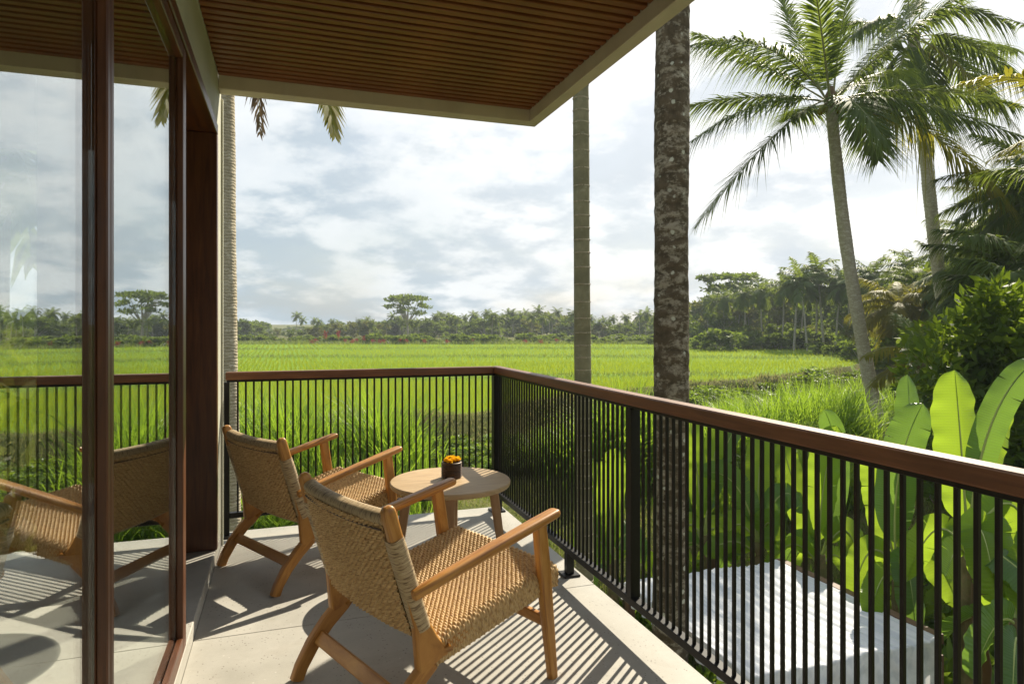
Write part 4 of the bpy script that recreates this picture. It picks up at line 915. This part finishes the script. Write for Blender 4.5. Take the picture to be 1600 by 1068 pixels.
def low_plants():
    protos = []
    for k in range(3):
        cl = [(random.gauss(0, .32), random.gauss(0, .32), random.uniform(.2, .95), random.uniform(.16, .30)) for _ in range(13)]
        protos.append(shrub('leafy_bush', 'x', 'bush', cl, 95 if k < 2 else 60, .15 if k < 2 else .24, .06 if k < 2 else .085, M['bush'] if k != 1 else M['shrub'], (0, 0, -30), 'bushes in the garden below the balcony'))
    spots = [(2.6, 3.4, .9), (2.3, 4.6, 1.1), (2.1, 5.6, 1.2), (2.9, 6.6, 1.3), (1.2, 6.0, 1.0), (4.1, 7.3, .9), (3.4, 8.2, .8), (4.9, 8.2, .8), (6.0, 8.0, .9), (7.0, 7.4, .8), (6.9, 5.9, 1.3), (7.2, 4.8, 1.3), (6.6, 3.4, 1.3), (7.6, 3.5, 1.5), (6.3, 2.4, 1.1), (5.9, 3.2, .8), (8.4, 5.6, 1.2), (8.8, 4.4, 1.4), (8.6, 7.4, .9), (2.4, 9.0, 1.0), (.6, 7.5, .8), (2.0, 7.4, .9), (1.9, 3.6, .8), (2.9, 2.4, .9), (4.0, 2.9, .8), (5.0, 3.4, .8)]
    for i, (x, y, s) in enumerate(spots):
        z = float(terrain(x, y)); lab = 'leafy green bush among the garden plants below the right hand railing'
        o = protos[i] if i < 3 else None
        if o: o.location = (x, y, z - .05); o.scale = (s, s, s * 1.1); o['label'] = lab; o.rotation_euler = (0, 0, i)
        else: dup(protos[i % 3], (x, y, z - .05), i * 1.3, (s, s, s * 1.1), lab)
    # hedge along the bund on the right
    for i in range(26):
        u = 1065 + i * 11.5 + random.uniform(-4, 4); d = float(np.interp(u, _eu, _ed)) - random.uniform(1.2, 3.0); p = ground_at(u, d); s = random.uniform(.9, 1.5)
        dup(protos[1 if i % 3 else 0], p, i * 1.7, (s * 1.2, s * 1.2, s * .5), 'low bush in the ragged hedge along the right hand field edge, %s from the left' % ORD[i])['group'] = 'bushes along the field edge'
    for i in range(16):
        u = 610 + i * 13 + random.uniform(-6, 6); d = 20.6 - random.uniform(.2, 4.2); p = ground_at(u, d); s = random.uniform(.5, .9)
        dup(protos[i % 2], p, i * 2.3, (s * 1.3, s * 1.3, s * .55), 'low scrubby plant on the bank behind the railing corner, %s from the left' % ORD[i])['group'] = 'plants on the far bank'
    # tall grass tufts
    tp = []
    for k in range(3):
        n = 620; r = np.abs(rng.normal(0, .34, n)); a = rng.uniform(0, 2 * pi, n); me = blades(np.stack([r * np.cos(a), r * np.sin(a), np.zeros(n)], 1), rng.uniform(.7, 1.75, n), rng.uniform(.020, .040, n), rng.uniform(.15, .85, n), M['tallgrass'], 'grass_tuft', 4, .45)
        tp.append(me)
    L = [(382, 12.6, .95), (404, 13.4, 1.15), (428, 14.4, 1.2), (452, 13.6, 1.1), (470, 15.5, 1.15), (495, 13.2, .85), (515, 14.5, .8), (540, 15.8, .95), (566, 14.6, 1.15), (590, 15.2, 1.35), (608, 14.2, 1.15), (628, 15.6, .9), (418, 17.5, 1.0), (360, 15, 1.2), (575, 12.2, .7), (470, 11.8, .65), (520, 11.6, .6), (620, 12.0, .6), (390, 11.5, .6), (430, 11.4, .55), (655, 13.5, .55)]
    Rr = [(940, 16.5, 1.1), (962, 15.5, 1.25), (985, 17, 1.2), (1008, 16, 1.1), (1085, 16.5, .9), (1120, 15, .95), (1150, 15.8, 1.05), (1180, 15, 1.0), (1212, 17, 1.15), (1240, 18, 1.25), (1262, 17, 1.2), (1290, 18.5, 1.3), (1315, 17.5, 1.15), (1334, 19, 1.0), (1412, 21, 1.1), (1230, 15, .8), (1285, 15.2, .8), (1322, 15.5, .7), (880, 17, .8), (850, 18, .7), (1130, 18.5, .9), (1100, 13, .7), (1180, 12.6, .7), (1250, 13, .8), (1145, 20, 1.0), (1205, 21, 1.0), (1270, 21.5, 1.15), (1310, 22, 1.1), (1345, 24, 1.1), (1165, 17.5, .95), (1110, 18, .9), (1305, 13.5, .7)]
    for i, (u, d, s) in enumerate(L + Rr):
        p = ground_at(u, d); o = tag(bpy.data.objects.new('grass_tuft', tp[i % 3]), ('tall tuft of long grass behind the far railing, %s from the left' % rank([q[0] + q[1] * .001 for q in L], u + d * .001)) if i < len(L) else ('tall tuft of long grass beyond the right hand railing, %s from the left' % rank([q[0] + q[1] * .001 for q in Rr], u + d * .001)), 'grass tuft', 'tall grass tufts'); link(o)
        o.location = p; o.rotation_euler = (0, 0, i * 2.1); s *= 1.18; o.scale = (s, s, s * 1.12)
low_plants()

# ------------------------------------------------------------------ far trees
def far_trees():
    pal = []
    for k in range(4):
        t = thing('far_palm', 'x', 'palm tree', (0, 0, 0), group='palms in the far tree line'); Hh = 8.0; Vs = []; Fs = []; b0 = 0
        for ct, tp, _, _ in wheel((0, 0, Hh), 16, 2.7, 35, 70, 'palm', 30 + k, -40, 80):
            V, F, mi = frond_arrays([(0, 0, Hh), ct, tp], n=15, ll=.95, lw=.17, droop=.6, seg=2, petiole=.1, rr=.05); Vs.append(V); Fs.append(F + b0); b0 += len(V)
        link(bpy.data.objects.new('crown', fast_mesh('crown', np.concatenate(Vs), [np.concatenate(Fs)], M['palm'])), t)
        MB().tube([(0, 0, -.5), (.1 * (k - 1), .05, 4), (0, 0, Hh)], [.13, .10, .085], 8).build('trunk', M['bark_far'], t); pal.append(t)
    brd = [broadleaf('far_tree', 'x', 'tree', 7.0, 2.9, 1.2, 24, 55, .60, .36, M['farleaf'] if k != 1 else M['farleaf2'], M['bark_far'], group='broadleaf trees in the far tree line') for k in range(4)]
    bus = [broadleaf('far_bush', 'x', 'bush', 2.6, 1.7, .2, 13, 50, .42, .26, M['farleaf'], M['bark_far'], .06, group='bushes at the field edge') for k in range(2)]
    used = set()
    def put(proto, p, rz, s, lab, grp):
        if proto.name not in used:
            used.add(proto.name); o = proto; o.location = p; o.rotation_euler = (0, 0, rz); o.scale = s if hasattr(s, '__len__') else (s,) * 3; o['label'] = lab
        else: o = dup(proto, p, rz, s, lab)
        o['group'] = grp; return o
    def place(kind, u, vtop, d, lab, grp, wide=1.0):
        p = at(u, V0, d); p.z = -1.8; Hh = H0 + (V0 - vtop) / FP * d + 1.8; pr, h0 = {'p': (pal, 9.0), 't': (brd, 6.9), 'b': (bus, 2.8)}[kind]; s = Hh / h0
        o = put(random.choice(pr), p, random.uniform(0, 6.28), (s * wide * random.uniform(.85, 1.15), s * wide, s), lab, grp)
        if kind == 'p': o.rotation_euler = (random.uniform(-.09, .09), random.uniform(-.09, .09), o.rotation_euler.z)
    # across the field
    top = lambda u: float(np.interp(u, [200, 330, 390, 420, 450, 480, 520, 560, 600, 660, 720, 780, 830, 890, 930, 960, 1000, 1060, 1120], [506, 505, 505, 516, 516, 512, 509, 506, 503, 500, 500, 497, 494, 494, 506, 507, 500, 488, 475]))
    u = 150
    while u < 1110:
        place('t', u, top(u) + random.uniform(-4, 6), random.uniform(125, 175), 'hazy round tree in the distant tree line across the field', 'trees in the distant tree line', random.uniform(1.3, 1.9)); u += random.uniform(5.5, 9)
    u = 140
    while u < 1130:
        place('t', u, 511 + random.uniform(-2, 4), random.uniform(228, 262), 'hazy round tree in the distant tree line across the field', 'trees in the distant tree line', random.uniform(1.8, 2.5)); u += random.uniform(6, 10)
    u = 480
    while u < 1080:
        place('p', u, top(u) + random.uniform(-14, 2), random.uniform(115, 165), 'small hazy palm in the distant tree line across the field', 'palms in the distant tree line'); u += random.uniform(5, 11)
    for (a, b_, lab) in ((462, 489, 'taller of two lone palms left in the distant tree line'), (474, 497, 'shorter of two lone palms left in the distant tree line')): place('p', a, b_, 150, lab, 'lone palms far left')
    u = 150
    while u < 1100: place('b', u, 527 + random.uniform(-7, 7), random.uniform(89, 99), 'bush at the foot of the distant tree line', 'bushes under the distant tree line', 2.0); u += random.uniform(6, 10)
    # flat topped tree and its small sister
    for i, (u, v, d, W, lab) in enumerate(((637, 463, 130, .105, 'flat topped spreading tree standing above the distant tree line'), (395, 504, 165, .085, 'small flat topped tree at the left end of the tree line'), (1145, 430, 100, .088, 'flat topped tree above the right hand wood'))):
        Hh = H0 + (V0 - v) / FP * d + 1.8; t = broadleaf('spreading_tree', lab, 'tree', Hh, 37 / FP * d if i != 1 else 26 / FP * d, Hh * .55, 70, 26, .55, .30, M['farleaf'], M['bark_far'], .22, umbrella=True); p = at(u, V0, d); p.z = -1.8; t.location = p
        if i == 2: t.scale = (1.4, 1.4, 1)
    # wood on the right
    topr = lambda u: float(np.interp(u, [1060, 1090, 1130, 1180, 1230, 1290, 1340, 1400, 1450, 1520, 1700], [500, 478, 460, 455, 452, 450, 450, 440, 430, 425, 400]))
    for r_, (d0, d1, dv, st) in enumerate(((100, 120, 0, 15), (84, 98, 18, 17), (76, 84, 55, 17))):
        u = 1070
        while u < 1480 + 40 * (2 - r_):
            place('t', u, topr(u) + dv + random.uniform(-8, 12), random.uniform(d0, d1) * (1 if u < 1330 else .8), 'dense dark tree in the wood beyond the right end of the field', 'trees of the right hand wood', random.uniform(.9, 1.3)); u += random.uniform(.7, 1.3) * st
    WP = ((1108, 468, 96), (1150, 462, 90), (1178, 458, 92), (1240, 418, 70), (1262, 428, 68), (1288, 408, 70), (1345, 418, 62), (1210, 452, 90), (1320, 440, 82), (1372, 415, 62), (1410, 400, 58), (1125, 475, 110), (1085, 480, 115), (1390, 440, 66), (1430, 420, 60), (1133, 456, 84), (1163, 448, 80), (1193, 444, 78), (1222, 436, 74), (1252, 440, 76), (1276, 434, 72), (1305, 424, 68), (1332, 430, 66), (1360, 436, 64), (1118, 462, 88))
    for (u, v, d) in WP:
        place('p', u, v, d, 'palm rising out of the right hand wood, %s from the left' % rank([q[0] for q in WP], u), 'palms of the right hand wood')
    u = 1085
    while u < 1500: place('b', u, 522 + random.uniform(-10, 10), random.uniform(68, 78) * (1 if u < 1330 else .75), 'dark bush along the foot of the right hand wood', 'bushes under the right hand wood', 1.3); u += random.uniform(9, 16)
    for (u, v, d) in ((1275, 545, 60), (1300, 548, 58), (1330, 552, 55), (1160, 540, 72), (1385, 560, 45), (1410, 545, 40), (1445, 530, 34), (1480, 520, 30)): place('b', u, v - 10, d, 'light green bush at the right hand corner of the field', 'bushes at the field corner', 1.4)
    # trees to fill the right edge
    for (u, v, d) in ((1520, 410, 40), (1570, 360, 36), (1630, 320, 34), (1700, 290, 30), (1460, 450, 46), (1560, 420, 26), (1610, 400, 24), (1650, 360, 22), (1420, 440, 50)): place('t', u, v, d, 'shadowy tree behind the glossy shrub at the right edge', 'trees behind the shrub')
    # a bush and a tree on the far side of the house, seen through its end window
    for (x, y, s, pr) in ((-2.80, 8.6, .62, brd[1]), (-3.75, 11.4, .68, brd[0]), (-4.55, 13.6, .95, pal[0])): 
        o = put(pr, (x, y, -3.2), x, s, 'pale leafy tree just outside the end window' if pr is brd[1] else 'darker leafy tree behind the pale one outside the end window' if pr in brd else 'palm outside the end window, seen through the glass', 'garden behind the room')
far_trees()
def red_plants():
    me = []
    for k in range(2):
        V, F = leaf_cloud([(0, 0, 1.5), (.1, .1, 1.25)], [.28, .22], 26, .5, .10, .8, .5); me.append(fast_mesh('red_leaves', V, [F], M['red']))
    st = MB().tube([(0, 0, -.2), (.03, 0, .8), (0, 0, 1.4)], [.025, .02, .015], 6).mesh('stem', M['bark_far'])
    RP = ((487, 535), (494, 531), (509, 522), (529, 521), (549, 535), (556, 533), (568, 528), (583, 534), (594, 535), (600, 532), (625, 531), (634, 534), (663, 535), (699, 536), (739, 537), (540, 541), (552, 543), (820, 534), (845, 536), (870, 537))
    for i, (u, v) in enumerate(RP):
        d = 80 + (i * 7) % 9; p = ground_at(u, d); Hh = max(.6, H0 - (v - V0) / FP * d - p.z); t = thing('red_cordyline', 'small red leaved plant on the far bund of the rice field, %s from the left' % rank([q[0] for q in RP], u), 'plant', p, group='red plants along the far bund'); t.scale = (.6, .6, Hh / 1.5)
        inst('leaves', me[i % 2], t, (0, 0, 0), i); inst('stem', st, t, (0, 0, 0))
red_plants()

# ------------------------------------------------------------------ humid air
def haze():
    o = MB().box((0, 0, 0), (620, 420, 34), .01).build('haze', None); o.location = (60, 130, 12.5); stuff(tag(o, 'thin pale haze of humid air over the fields', 'haze'))
    m = bpy.data.materials.new('haze'); m.use_nodes = True; nt = m.node_tree; nt.nodes.clear(); out = nt.nodes.new('ShaderNodeOutputMaterial'); v = nt.nodes.new('ShaderNodeVolumePrincipled')
    v.inputs['Color'].default_value = (.86, .93, 1, 1); v.inputs['Density'].default_value = HAZE; v.inputs['Anisotropy'].default_value = 0.0; nt.links.new(v.outputs[0], out.inputs['Volume'])
    o.data.materials.clear(); o.data.materials.append(m)
HAZE = .0008
haze()
